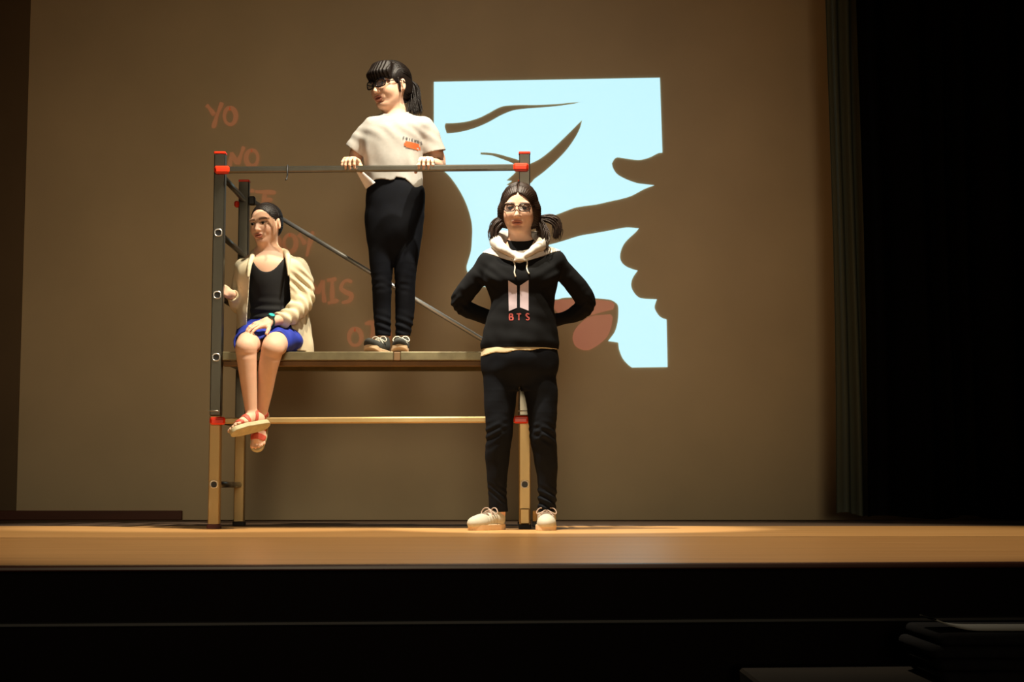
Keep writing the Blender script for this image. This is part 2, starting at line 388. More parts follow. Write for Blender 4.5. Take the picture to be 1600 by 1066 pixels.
def ell(cx, cy, rx, ry, tilt=0.0, n=12):
    return [(cx + rx * math.cos(a) + tilt * math.sin(a), cy + ry * math.sin(a)) for a in np.linspace(-1.7, 4.7, n)]
words = {
 'yo': [[(322.5, 164), (328, 170), (335, 180)], [(347, 160), (340, 178), (333, 200)], ell(359.5, 181.5, 9, 13)],
 'no': [[(358, 261), (360, 249), (362, 238)], [(362, 238), (366, 247), (371, 257)], [(371, 257), (376, 243), (381, 229)], ell(393.8, 247, 9.2, 12.5)],
 'te': [[(371, 300), (384, 299), (397, 298)], [(384, 300), (383, 314), (381, 328)], [(399, 299.5), (415, 300), (431, 301)], [(414, 301), (412, 315), (409, 330)], [(412, 313), (426, 312)], [(409, 330), (428, 331)]],
 'doy': [[(425, 365), (424, 380), (424, 394)], [(424, 365), (434, 370), (437, 379), (433, 389), (424, 394)], ell(453, 380, 9.5, 13.5), [(466.4, 366), (471, 372), (477, 382)], [(489, 361), (484, 380), (479, 401)]],
 'mis': [[(484, 472), (486, 456), (488, 442)], [(488, 442), (492, 451), (496, 459)], [(496, 459), (500, 448), (504, 438)], [(504, 438), (505, 455), (507, 473)], [(519, 437), (519, 455), (519, 473)], [(511, 438), (526, 436)], [(512, 474), (529, 469)], [(550, 441), (543, 438), (536, 442), (533, 451), (541, 457), (549, 461), (546, 470), (534, 473)]],
 'ojos': [ell(555, 527, 9.8, 13), [(570, 506), (586, 503)], [(582, 505), (582, 525), (579, 537), (572, 538)], ell(601, 524, 8.5, 12), [(635, 508), (627, 506), (622, 512), (626, 520), (634, 525), (631, 535), (621, 536)]],
}
labs = {'yo': 'faint red projected word YO high on the back wall', 'no': 'faint red projected word NO above the scaffold rail', 'te': 'faint red projected word TE behind the rear post', 'doy': 'faint red projected word DOY beside the seated girl',
        'mis': 'faint red projected word MIS under the diagonal brace', 'ojos': 'faint red projected word OJOS behind the standing girl\'s shoes'}
for wd, strokes in words.items():
    c = np.mean([p for s in strokes for p in s], axis=0); e = empty('projected_word', P(c[0], c[1], YP)); tag(e, labs[wd], 'projection', 'red words projected on the wall')
    for i, s in enumerate(strokes):
        A, B = ribbon2d(s, 6.2); V = []; n = len(A)
        for a, b in zip(A, B): V += [P(a[0], a[1], YP - .0004 * (i + 1)), P(b[0], b[1], YP - .0004 * (i + 1))]
        mesh_np('letter_stroke', V, [(2 * k, 2 * k + 1, 2 * k + 3, 2 * k + 2) for k in range(n - 1)], M['ptext'], e, False)

# ------------------------------------------------------------------ the scaffold
YB = Y_SC + DEPTH_SC
XL, XR = PX(334.5, 826, Y_SC), PX(820, 826, Y_SC)
ZT, ZJ = PZ(241, Y_SC), PZ(650, Y_SC)
PW, PD = 0.052, 0.045
RZ = [PZ(v, Y_SC) for v in (757, 656, 559, 462, 365, 272)]
Z_DECK = PZ(550, Y_SC - .02)
sc = empty('scaffold_tower', ((XL + XR) / 2, Y_SC + DEPTH_SC / 2, 0))
tag(sc, 'aluminium scaffold tower with red clamps, plank deck and diagonal brace on the stage', 'scaffold')
def ring(c, r_out, r_in, depth, axis=1, n=14, sq=3.2):
    """rounded-square collar along y"""
    V = []; Fs = []
    for y, r in ((0, r_out), (-depth, r_out), (-depth, r_in), (0.004, r_in)):
        for k in range(n):
            a = 2 * math.pi * k / n; q = (abs(math.cos(a)) ** sq + abs(math.sin(a)) ** sq) ** (-1 / sq)
            V.append((c[0] + r * q * math.cos(a), c[1] + y, c[2] + r * q * math.sin(a)))
    for j in range(3):
        for k in range(n): Fs.append((j * n + k, j * n + (k + 1) % n, (j + 1) * n + (k + 1) % n, (j + 1) * n + k))
    return V, Fs
for (X, Y) in ((XL, Y_SC), (XR, Y_SC), (XL, YB), (XR, YB)):
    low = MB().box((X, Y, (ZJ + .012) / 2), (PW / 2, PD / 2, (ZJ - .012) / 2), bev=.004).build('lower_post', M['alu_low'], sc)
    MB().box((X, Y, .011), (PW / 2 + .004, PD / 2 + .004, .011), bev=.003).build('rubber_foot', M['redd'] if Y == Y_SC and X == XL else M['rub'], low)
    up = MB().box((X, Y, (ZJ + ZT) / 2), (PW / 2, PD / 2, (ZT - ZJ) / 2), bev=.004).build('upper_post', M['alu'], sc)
    MB().box((X, Y, ZT + .003), (PW / 2 + .0015, PD / 2 + .0015, .006), bev=.003).build('post_cap', M['red'], up)
    if Y == Y_SC:
        for i, z in enumerate(RZ[:5]):
            if i == 1: continue
            par = low if i == 0 else up; yf = Y - PD / 2
            V, Fs = ring((X, yf, z), .0185, .0135, .004)
            mesh_np('rung_collar', V, Fs, M['zinc'], par, True)
            MB().tube([(X, yf - .0006, z), (X, yf + .006, z)], .0140, 14).build('bore_shade_disc', M['blackp'], par)  # black disc stands in for the shade inside the hollow rung end
        # locking pin at the joint
        MB().tube([(X - PW / 2 - .006, Y - PD / 2 - .004, ZJ + .022), (X + .012, Y - PD / 2 - .004, ZJ + .022), (X + .018, Y - PD / 2 - .002, ZJ + .012)], .0028, 6).build('locking_pin', M['zinc'], sc, True)
for X in (XL, XR):
    for i, z in enumerate(RZ):
        MB().tube([(X, Y_SC + PD / 2 - .002, z), (X, YB - PD / 2 + .002, z)], .0145, 12).build('rung', M['alu'], sc, True)
def clamp(X, z, par, flip):
    """red moulded end hook of a rail"""
    s = 1 if not flip else -1
    mb = MB()
    mb.box((X + s * .017, Y_SC - PD / 2 - .020, z), (.036, .020, .0175), bev=.008)
    mb.box((X + s * .019, Y_SC - PD / 2 - .041, z - .004), (.029, .004, .010), bev=.003)
    mb.build('end_clamp', M['red'], par)
for v0, v1, nm in ((266.5, 262.5, 'guard_rail'), (658, 656, 'lower_rail')):
    z0, z1 = PZ(v0, Y_SC - .03), PZ(v1, Y_SC - .03); yr = Y_SC - PD / 2 - .018
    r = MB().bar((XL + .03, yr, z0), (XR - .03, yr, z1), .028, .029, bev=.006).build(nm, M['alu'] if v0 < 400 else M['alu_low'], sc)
    clamp(XL, z0, r, False); clamp(XR, z1, r, True)
    # rear rail of the same height
yr = YB + PD / 2 + .018
MB().box((XL - .035, YB - .012, PZ(320, YB)), (.013, .016, .016), bev=.007).build('end_clamp', M['red'], sc)
# diagonal brace across the rear
a, b = P(394, 314, YB), P(820, 571, YB)
br = MB().tube([a, b], .0115, 12).build('diagonal_brace', M['zinc'], sc, True)
MB().box(a, (.016, .02, .022), bev=.005).build('brace_hook', M['blackp'], br)
# black hook hanging on the guard rail
hx = PX(450, 265, Y_SC - .04); hz = PZ(265, Y_SC - .04); yq = Y_SC - PD / 2 - .018
MB().tube([(hx, yq + .017, hz - .006), (hx, yq + .017, hz + .017), (hx, yq - .017, hz + .017), (hx, yq - .018, hz - .03), (hx - .003, yq - .020, hz - .05), (hx - .005, yq - .028, hz - .055)], .0035, 7).build('hanging_hook', M['blackp'], sc, True)
# deck: plank frames with a plywood top
pl = empty('platform', ((XL + XR) / 2, Y_SC, Z_DECK), sc)
dx0, dx1 = XL + PW / 2 + .004, XR - PW / 2 - .004
xm = PX(621, 555, Y_SC)
yf = Y_SC - .02; yb = YB - .03
for (x0, x1) in ((dx0, xm - .016), (xm + .016, dx1)):
    MB().box(((x0 + x1) / 2, yf, Z_DECK - .020), ((x1 - x0) / 2, .012, .020), bev=.003).build('deck_frame', M['deck_alu'], pl)
MB().box((xm, yf + .002, Z_DECK - .021), (.0155, .011, .020), bev=.003).build('deck_joint', M['deck'], pl)
MB().box(((dx0 + dx1) / 2, yb, Z_DECK - .020), ((dx1 - dx0) / 2, .012, .020), bev=.003).build('deck_frame', M['deck_alu'], pl)
for k in range(3):
    w_ = (yb - yf - .03) / 3; yc = yf + .015 + w_ * (k + .5)
    MB().box(((dx0 + dx1) / 2, yc, Z_DECK - .008), ((dx1 - dx0) / 2, w_ / 2 - .002, .007), bev=.002).build('plank', M['deck'], pl)
MB().box(((dx0 + dx1) / 2, Y_SC + .012, Z_DECK - .053), ((dx1 - dx0) / 2, .016, .0125), bev=.003).build('deck_bearer', M['deck'], pl)
# wooden block clamped beside the right foot, and the stub of the foot
MB().box((XR, Y_SC - PD / 2 - .004, .058), (.023, .006, .036), bev=.005).build('foot_sleeve', M['alu_low'], sc)
bk = MB().box((PX(839, 806, Y_SC), Y_SC - .005, PZ(806.5, Y_SC)), (.0195, .022, .0245), bev=.003).build('wooden_block', M['wood'], sc)
MB().box((PX(836, 820, Y_SC), Y_SC + .01, PZ(819, Y_SC)), (.011, .012, .014), bev=.003).build('block_bracket', M['blackp'], sc)

# ------------------------------------------------------------------ solid modelling: distance fields turned into meshes
class Fr:
    """a local frame: origin, axes as columns, scale"""
    def __init__(s, c, A, sc=1.0): s.c = np.array(c, float); s.A = np.array(A, float); s.s = sc
    def pt(s, l): return s.c + s.A @ (np.array(l, float) * s.s)
    def loc(s, V): return ((np.asarray(V) - s.c) @ s.A) / s.s
def unit(v): v = np.array(v, float); return v / np.linalg.norm(v)
def frame_yz(c, fwd, up, sc=1.0, mirror=False):
    y = unit(fwd); z = np.array(up, float); z = unit(z - y * (z @ y)); x = np.cross(y, z)
    if mirror: x = -x
    return Fr(c, np.stack([x, y, z], 1), sc)
def head_frame(c, H, yaw, pitch, roll=0.0):
    yw, ph, ro = (math.radians(a) for a in (yaw, pitch, roll))
    f = np.array((-math.sin(yw), -math.cos(yw), 0)); x = np.array((math.cos(yw), -math.sin(yw), 0)); z = np.array((0, 0, 1.0))
    f2 = f * math.cos(ph) + z * math.sin(ph); z2 = z * math.cos(ph) - f * math.sin(ph)
    x3 = x * math.cos(ro) + z2 * math.sin(ro); z3 = z2 * math.cos(ro) - x * math.sin(ro)
    return Fr(c, np.stack([x3, f2, z3], 1), H)

def rc(a, b, ra, rb):
    a = np.array(a, float); b = np.array(b, float); r = max(ra, rb); ba = b - a; bb = ba @ ba + 1e-12
    def fn(X, Y, Z):
        px, py, pz = X - a[0], Y - a[1], Z - a[2]
        t = np.clip((px * ba[0] + py * ba[1] + pz * ba[2]) / bb, 0, 1)
        return np.sqrt((px - t * ba[0]) ** 2 + (py - t * ba[1]) ** 2 + (pz - t * ba[2]) ** 2) - (ra + (rb - ra) * t)
    return np.minimum(a, b) - r, np.maximum(a, b) + r, fn
def el(c, r, A=None):
    c = np.array(c, float); r = np.array(r, float); A = np.eye(3) if A is None else np.array(A, float)
    ext = np.sqrt(((A * r) ** 2).sum(1))
    def fn(X, Y, Z):
        px, py, pz = X - c[0], Y - c[1], Z - c[2]
        q = [px * A[0, i] + py * A[1, i] + pz * A[2, i] for i in range(3)]
        k1 = np.sqrt((q[0] / r[0]) ** 2 + (q[1] / r[1]) ** 2 + (q[2] / r[2]) ** 2)
        k2 = np.sqrt((q[0] / r[0] ** 2) ** 2 + (q[1] / r[1] ** 2) ** 2 + (q[2] / r[2] ** 2) ** 2) + 1e-9
        return np.where(k1 < 2e-3, -r.min(), k1 * (k1 - 1) / k2)
    return c - ext, c + ext, fn
def bx(c, h, rad, A=None):
    c = np.array(c, float); h = np.array(h, float); A = np.eye(3) if A is None else np.array(A, float)
    ext = (np.abs(A) * h).sum(1)
    def fn(X, Y, Z):
        px, py, pz = X - c[0], Y - c[1], Z - c[2]
        q = [np.abs(px * A[0, i] + py * A[1, i] + pz * A[2, i]) - (h[i] - rad) for i in range(3)]
        o = np.sqrt(np.maximum(q[0], 0) ** 2 + np.maximum(q[1], 0) ** 2 + np.maximum(q[2], 0) ** 2)
        return o + np.minimum(np.maximum(np.maximum(q[0], q[1]), q[2]), 0) - rad
    return c - ext, c + ext, fn
def loft(rows, grow=0.0):
    """stack of ellipses; rows: (z, cx, cy, rx, ry)"""
    R = np.array(sorted([tuple(map(float, r)) for r in rows])); z0, z1 = R[0, 0], R[-1, 0]
    # resample smoothly
    pts = np.array(catmull([R[i] for i in range(len(R))], False, 6)); zs = np.maximum.accumulate(pts[:, 0] + np.arange(len(pts)) * 1e-7)
    lo = np.array(((R[:, 1] - R[:, 3]).min(), (R[:, 2] - R[:, 4]).min(), z0)) - grow
    hi = np.array(((R[:, 1] + R[:, 3]).max(), (R[:, 2] + R[:, 4]).max(), z1)) + grow
    def fn(X, Y, Z):
        zc = np.clip(Z, z0, z1)
        cx, cy, rx, ry = (np.interp(zc, zs, pts[:, i]) for i in (1, 2, 3, 4)); rx = rx + grow; ry = ry + grow
        a = (X - cx) / rx; b = (Y - cy) / ry
        k1 = np.sqrt(a * a + b * b); k2 = np.sqrt((a / rx) ** 2 + (b / ry) ** 2) + 1e-9
        d = np.where(k1 < 2e-3, -np.minimum(rx, ry), k1 * (k1 - 1) / k2)
        return np.maximum(d, np.maximum(Z - z1, z0 - Z))
    return lo, hi, fn
def rows_px(rows, Y):
    out = []
    for v, ul, ur, dy, ry in rows:
        a, b = P(ul, v, Y), P(ur, v, Y); out.append((a[2], (a[0] + b[0]) / 2, Y + dy, (b[0] - a[0]) / 2, ry))
    return out

def axis(lo, hi, h, fine=()):
    """grid coordinates with step h, finer inside the given (a, b, step) intervals"""
    out = [lo]; 
    while out[-1] < hi:
        st = h; x = out[-1]
        for a, b, hf in fine:
            if a - h <= x <= b: st = min(st, hf)
        out.append(x + st)
    return np.array(out, np.float32)
class Field:
    def __init__(s, lo, hi, h, fx=(), fy=(), fz=()):
        s.ax = [axis(lo[i], hi[i], h, f) for i, f in enumerate((fx, fy, fz))]
        s.D = np.full([len(a) for a in s.ax], 0.15, np.float32)
    def _sl(s, lo, hi):
        sl = []
        for i in range(3):
            a = max(0, int(np.searchsorted(s.ax[i], lo[i])) - 1); b = min(len(s.ax[i]), int(np.searchsorted(s.ax[i], hi[i])) + 1)
            if b <= a: return None
            sl.append(slice(a, b))
        return tuple(sl)
    def _ev(s, prim, mg):
        lo, hi, fn = prim; sl = s._sl(np.array(lo) - mg, np.array(hi) + mg)
        if sl is None: return None, None
        X, Y, Z = s.ax[0][sl[0]][:, None, None], s.ax[1][sl[1]][None, :, None], s.ax[2][sl[2]][None, None, :]
        return sl, fn(X, Y, Z).astype(np.float32)
    def add(s, prim, k=0.0):
        sl, d = s._ev(prim, 0.02 + k)
        if sl is None: return s
        a = s.D[sl]
        if k > 0:
            h = np.maximum(k - np.abs(a - d), 0) / k; s.D[sl] = np.minimum(a, d) - h * h * k * 0.25
        else: s.D[sl] = np.minimum(a, d)
        return s
    def sub(s, prim, k=0.0):
        sl, d = s._ev(prim, 0.02 + k)
        if sl is None: return s
        a = -s.D[sl]
        if k > 0:
            h = np.maximum(k - np.abs(a - d), 0) / k; s.D[sl] = -(np.minimum(a, d) - h * h * k * 0.25)
        else: s.D[sl] = -np.minimum(a, d)
        return s
    def limb(s, pts, rads, k=0.01):
        q = np.array(catmull([np.append(np.array(a, float), r) for a, r in zip(pts, rads)], False, 3)) if len(pts) > 2 else np.array([np.append(np.array(a, float), r) for a, r in zip(pts, rads)])
        seg = [rc(q[i, :3], q[i + 1, :3], q[i, 3], q[i + 1, 3]) for i in range(len(q) - 1)]
        lo = np.min([g[0] for g in seg], axis=0); hi = np.max([g[1] for g in seg], axis=0)
        def fn(X, Y, Z):
            d = seg[0][2](X, Y, Z)
            for g in seg[1:]: d = np.minimum(d, g[2](X, Y, Z))
            return d
        return s.add((lo, hi, fn), k)
    def near(s, fn, band=0.03):
        """apply D = fn(X, Y, Z, D) where the surface is near"""
        I = np.nonzero(np.abs(s.D) < band)
        s.D[I] = fn(s.ax[0][I[0]], s.ax[1][I[1]], s.ax[2][I[2]], s.D[I]); return s
    def clip(s, fn):
        """keep the side where fn <= 0"""
        return s.near(lambda X, Y, Z, D: np.maximum(D, fn(X, Y, Z)), 0.12)
    def shell(s, t): s.D = np.maximum(s.D, -(s.D + t)); return s
    def mesh(s):
        D = s.D; D[0] = D[-1] = 0.1; D[:, 0] = D[:, -1] = 0.1; D[:, :, 0] = D[:, :, -1] = 0.1
        S = D < 0; c = np.zeros([n - 1 for n in D.shape], np.uint8)
        offs = [(i, j, k) for i in (0, 1) for j in (0, 1) for k in (0, 1)]
        cut = lambda o: tuple(slice(o[a], D.shape[a] - 1 + o[a]) for a in range(3))
        for o in offs: c += S[cut(o)]
        m = (c > 0) & (c < 8); I = np.nonzero(m); n = len(I[0])
        dv = {o: D[I[0] + o[0], I[1] + o[1], I[2] + o[2]] for o in offs}
        acc = np.zeros((n, 3)); cnt = np.zeros(n)
        for o in offs:
            for a in range(3):
                if o[a]: continue
                q = list(o); q[a] = 1; q = tuple(q); x = (dv[o] < 0) != (dv[q] < 0)
                t = np.where(x, dv[o] / np.where(x, dv[o] - dv[q], 1), 0)
                p = np.tile(np.array(o, float), (n, 1)); p[:, a] = t
                acc += p * x[:, None]; cnt += x
        acc /= cnt[:, None]
        V = np.stack([np.interp(I[a] + acc[:, a], np.arange(len(s.ax[a])), s.ax[a]) for a in range(3)], 1)
        vid = np.full(c.shape, -1, np.int32); vid[I] = np.arange(n)
        Q = []
        for a in range(3):
            b, e = (a + 1) % 3, (a + 2) % 3
            s0 = [None] * 3; s1 = [None] * 3
            s0[a] = slice(0, -1); s1[a] = slice(1, None)
            for ax in (b, e): s0[ax] = s1[ax] = slice(1, -1)
            A, B = S[tuple(s0)], S[tuple(s1)]; J = np.nonzero(A != B); ins = A[J]
            base = [None] * 3; base[a] = J[a]; base[b] = J[b] + 1; base[e] = J[e] + 1
            def g(db, de):
                q = list(base); q[b] = base[b] + db; q[e] = base[e] + de; return vid[tuple(q)]
            q = np.stack([g(-1, -1), g(0, -1), g(0, 0), g(-1, 0)], 1)
            q[~ins] = q[~ins][:, ::-1]; Q.append(q)
        Q = np.concatenate(Q); return V, Q[(Q >= 0).all(1)]
def bounds(pts, mg):
    pts = np.array(pts); return pts.min(0) - mg, pts.max(0) + mg
def wob(X, Y, Z, f, seed, n=5):
    """smooth cheap noise, about -1..1"""
    rs = np.random.RandomState(seed); o = 0
    for i in range(n):
        d = rs.normal(size=3); d = d / np.linalg.norm(d) * f * (0.7 + 0.8 * rs.rand()); o = o + np.sin(X * d[0] + Y * d[1] + Z * d[2] + rs.rand() * 6.28)
    return o / n * 1.4
def bvh_of(V, Q): return BVHTree.FromPolygons([tuple(v) for v in V], [tuple(int(i) for i in q) for q in Q])

# ------------------------------------------------------------------ parts of a figure
def add_head(F, fr, cheeks=1.0, mouth_open=0.0, jaw=1.0):
    e = lambda c, r, k=0.0, sub=False, A=None: (F.sub if sub else F.add)(el(fr.pt(c), np.array(r) * fr.s, fr.A if A is None else A), k * fr.s)
    r_ = lambda a, b, ra, rb, k: F.add(rc(fr.pt(a), fr.pt(b), ra * fr.s, rb * fr.s), k * fr.s)
    e((0, -.07, .13), (.335, .405, .365), .0)
    e((0, .10, -.08), (.285, .285, .38), .10)
    for x in (-1, 1):
        r_((x * .225 * jaw, -.02, -.13), (x * .085 * jaw, .20, -.39), .085 * jaw, .080 * jaw, .15)
        e((x * .150, .235, -.135), (.115 * cheeks, .10 * cheeks, .12 * cheeks), .08)
        e((x * .135, .315, .095), (.125, .036, .035), .05)              # brow ridge
    e((0, .245, -.41), (.105 * jaw, .10, .085), .08)                            # chin
    for x in (-1, 1):
        e((x * .142, .405, .005), (.085, .075, .055), .05, True)          # sockets
        e((x * .142, .295, .005), (.080, .072, .070), .02)                # lids
        e((x * .142, .380, .002), (.066, .062, .027), .012, True)         # opening between the lids
    r_((0, .350, .03), (0, .425, -.135), .030, .046, .045)                # nose
    e((0, .425, -.150), (.048, .045, .040), .03)
    for x in (-1, 1):
        e((x * .050, .385, -.160), (.034, .038, .030), .02)
        e((x * .022, .405, -.197), (.016, .016, .016), .012, True)
    e((0, .318, -.275), (.145, .052, .075), .05)
    e((0, .374, -.255 + mouth_open * .2), (.095, .026, .020), .02)         # lips
    e((0, .366, -.303 - mouth_open), (.080, .028, .024), .02)
    e((0, .398, -.279 - mouth_open * .4), (.085, .035, .006 + mouth_open * .8), .012, True)
    e((0, .345, -.345 - mouth_open), (.10, .03, .018), .03, True)
    for x in (-1, 1):                                                     # ears
        A = fr.A @ np.array(Matrix.Rotation(-x * .35, 3, 'Z'))
        e((x * .345, -.055, -.02), (.030, .075, .115), .025, False, A)
        e((x * .375, -.045, -.015), (.026, .042, .075), .015, True, A)
        e((x * .345, -.035, -.115), (.028, .035, .035), .02)
def head_colors(fr, V, base, lip, brow, mouth_open=0.0):
    L = fr.loc(V); C = np.tile(np.array(base), (len(V), 1)).astype(float)
    def blend(w, c): C[:] = C * (1 - w[:, None]) + np.array(c) * w[:, None]
    front = L[:, 1] > .12; hd = np.abs(L[:, 2]) < .7
    w = np.exp(-((np.abs(L[:, 0]) - .17) / .10) ** 2 - ((L[:, 2] + .14) / .10) ** 2) * .30 * (front & hd); blend(w, (base[0] * .98, base[1] * .72, base[2] * .66))
    lm = ((L[:, 0] / .105) ** 2 + ((L[:, 2] + .282 + mouth_open * .5) / (.055 + mouth_open)) ** 2); w = np.clip((1.15 - lm) * 4, 0, 1) * (L[:, 1] > .3); blend(w * .7, lip)
    w = np.clip((1.0 - (L[:, 0] / .085) ** 2 - ((L[:, 2] + .279 + mouth_open * .4) / (.010 + mouth_open * .8)) ** 2) * 3, 0, 1) * (L[:, 1] > .3); blend(w * .7, (lip[0] * .3, lip[1] * .15, lip[2] * .15))
    ax = np.abs(L[:, 0]); arch = .104 - .9 * (ax - .16) ** 2
    w = np.clip(1 - np.abs(L[:, 2] - arch) / .026, 0, 1) * ((ax > .055) & (ax < .255)) * front; blend(np.clip(w * 1.6, 0, .75), brow)
    le = ((ax - .142) / .078) ** 2 + ((L[:, 2] - .006) / .036) ** 2
    w = np.clip((1.3 - le) * 3, 0, 1) * np.clip((L[:, 2] - .006) * 60 + .45, 0, 1) * (L[:, 1] > .2); blend(w * .8, brow)       # lash line
    return C
def add_eyes(fr, parent, iris=(.06, .03, .015), look=0.0):
    for x in (-1, 1):
        V = []; Fs = []; nu, nv = 14, 10; c = np.array((x * .142, .297, .004)); r = .066
        C = []
        for j in range(nv + 1):
            th = math.pi * j / nv
            for i in range(nu):
                a = 2 * math.pi * i / nu; d = np.array((math.sin(th) * math.cos(a), math.cos(th), math.sin(th) * math.sin(a)))
                V.append(fr.pt(c + d * r)); ang = th
                C.append((.01, .01, .01) if j <= 1 else iris if j == 2 else (.38, .34, .31))
        for j in range(nv):
            for i in range(nu): Fs.append((j * nu + i, (j + 1) * nu + i, (j + 1) * nu + (i + 1) % nu, j * nu + (i + 1) % nu))
        mesh_np('eye', V, np.array(Fs), M['eye'], parent, True, colors=np.array(C))
def add_hand(F, fr, curl, spread=0.0, thumb=(.62, .70, -.35), s=1.0, thumb_curl=0.5, k=.004):
    """hand from the wrist: y along the fingers, x to the thumb, z out of the back of the hand"""
    q = lambda l: fr.pt(np.array(l, float) * s)
    F.add(bx(q((0.002, .040, 0)), np.array((.034, .042, .0125)) * s, .012 * s, fr.A), .012 * s)
    F.add(rc(q((0, -.012, 0)), q((0, .02, 0)), .0215 * s, .022 * s), .015 * s)
    F.add(el(q((.024, .028, -.006)), np.array((.016, .026, .013)) * s, fr.A), .01 * s)
    roots = [(.0275, .078, .001), (.0095, .082, .003), (-.0085, .080, .002), (-.0255, .073, -.001)]
    lens = [.062, .068, .063, .050]; rad = [.0077, .0079, .0076, .0068]
    for i in range(4):
        c = curl[i] if isinstance(curl[0], (list, tuple)) else curl
        p = np.array(roots[i]); a = 0; sp = spread * (1.5 - i) * .10
        for j, part in enumerate((.46, .30, .24)):
            a += c[j]; d = np.array((sp, math.cos(a), -math.sin(a))); n = p + d * lens[i] * part
            F.add(rc(q(p), q(n), rad[i] * s * (1 - .10 * j), rad[i] * s * (.92 - .10 * j)), k * s); p = n
    p = np.array((.027, .018, -.006)); d = unit(thumb)
    for j, ln in enumerate((.026, .024, .020)):
        n = p + d * ln; F.add(rc(q(p), q(n), (.0115 - .0012 * j) * s, (.0105 - .0014 * j) * s), .006 * s); p = n
        d = unit(d + np.array((-.30, .25, -.25)) * thumb_curl)

def make_shoe(name, fr, parent, mu, ms, ml, L=.225, spring=.0, toecap=None, label=None, bow=1.0):
    """laced shoe: fr at the heel on the ground, y to the toe; upper > sole, laces, toe_cap"""
    h = .0026; s = L / .225; zb = lambda Y: spring * np.maximum(Y - .13, 0) ** 2 / .01
    F = Field((-.06, -.02, -.01), (.06, .26, .13), h)
    F.add(el((0, .175, .030), (.041, .058, .034))); F.add(rc((0, .05, .048), (0, .15, .036), .036, .032), .02)
    F.add(el((0, .040, .045), (.033, .042, .050)), .02); F.add(rc((0, .045, .05), (0, .042, .078), .034, .036), .015)
    F.clip(lambda X, Y, Z: .016 - Z); F.sub(rc((0, .046, .072), (0, .043, .12), .029, .031), .004)
    F.near(lambda X, Y, Z, D: D - .0012 * np.sin((Y - .2 * np.abs(X)) * 260) * (Y > .07) * (Y < .15))
    V, Q = F.mesh(); G = Field((-.07, -.02, -.01), (.07, .26, .06), h)
    def outline(X, Y, Z):
        d = rc((0, .032, 0), (.002, .150, 0), .0345, .045)[2](X, Y, X * 0); d2 = rc((.002, .150, 0), (.0, .183, 0), .045, .040)[2](X, Y, X * 0)
        return np.maximum(np.minimum(d, d2), np.abs(Z - .0125) - .0125)
    G.add((np.array((-.06, -.01, 0)), np.array((.06, .24, .03)), outline)); VS, QS = G.mesh()
    T = lambda V: fr.c + (np.stack([V[:, 0] * s, V[:, 1] * s, (V[:, 2] + zb(V[:, 1])) * s], 1)) @ fr.A.T
    flipq = np.linalg.det(fr.A) < 0
    fx = lambda q: q[:, ::-1] if flipq else q
    up = mesh_np(name, T(V), fx(Q), mu, parent, True)
    if label: up['label'] = label
    mesh_np('sole', T(VS), fx(QS), ms, up, True)
    bv = bvh_of(V, Q)
    def top(x, y):
        h_ = bv.ray_cast(Vector((x, y, .2)), Vector((0, 0, -1)))[0]; return (h_.z if h_ else .05)
    mb = MB(); R = lambda pts: T(np.array(pts, float))
    ys = [.095, .110, .125, .140]
    for i, y in enumerate(ys):
        for sg in (-1, 1):
            pts = [(sg * .024 * t, y + .010 * (t - 0) * sg * (1 if i % 2 else -1) * .6, top(sg * .024 * t, y) + .002) for t in np.linspace(-1, 1, 7)]
            mb.tube(R(pts), .0024 * s, 6)
    if bow:
        for sg in (-1, 1):
            z0 = top(0, .088) + .004
            lp = [(0, .085, z0), (sg * .014, .085, z0 + .012), (sg * .032, .088, z0 + .010), (sg * .043, .092, z0 - .006), (sg * .036, .096, z0 - .014), (sg * .018, .094, z0 - .004), (0, .09, z0 + .002)]
            mb.tube(R(catmull(lp, False, 4)), .0026 * s, 6)
            mb.tube(R(catmull([(0, .088, z0 + .003), (sg * .010, .10, z0 + .001), (sg * .022, .108, z0 - .012), (sg * .034, .112, z0 - .026)], False, 4)), .0022 * s, 6)
        mb.box(R([(0, .087, top(0, .088) + .005)])[0], (.006 * s, .006 * s, .005 * s), bev=.002)
    mb.build('laces', ml, up, True)
    if toecap is not None:
        K = Field((-.06, .13, -.01), (.06, .26, .09), h); K.add(el((0, .176, .030), (.0425, .0590, .0345)))
        K.clip(lambda X, Y, Z: np.maximum(.018 - Z, .183 + .0 * X - Y + 4 * X * X)); VK, QK = K.mesh(); mesh_np('toe_cap', T(VK), fx(QK), toecap, up, True)
    return up

def hair_tufts(parts, parent, m, name='hair_tuft'):
    mb = MB()
    for pts, r in parts:
        p = np.array(catmull(pts, False, 4)); n = len(p); t = np.linspace(0, 1, n)
        mb.tube(p, r * (1 - .85 * t ** 2.2) * np.minimum(1, .5 + t * 4), 5)
    return mb.build(name, m, parent, True)
def strands(fr, c, r, starts, end, parent, m, rad=.0022, lift=1.0, seed=1):
    """combed strands lying on the skull from start directions to an end direction"""
    mb = MB(); rs = np.random.RandomState(seed); c = np.array(c); r = np.array(r)
    for d0 in starts:
        d0 = unit(d0); d1 = unit(np.array(end(d0) if callable(end) else end) + rs.normal(size=3) * .05); pts = []
        for t in np.linspace(0, 1, 11):
            d = unit(d0 * (1 - t) + d1 * t); pts.append(fr.pt(c + d * r * (lift + .004 * rs.rand())))
        mb.tube(pts, rad * (1 - .5 * np.abs(np.linspace(-1, 1, 11)) ** 3), 5)
    return mb.build('hair_strands', m, parent, True)
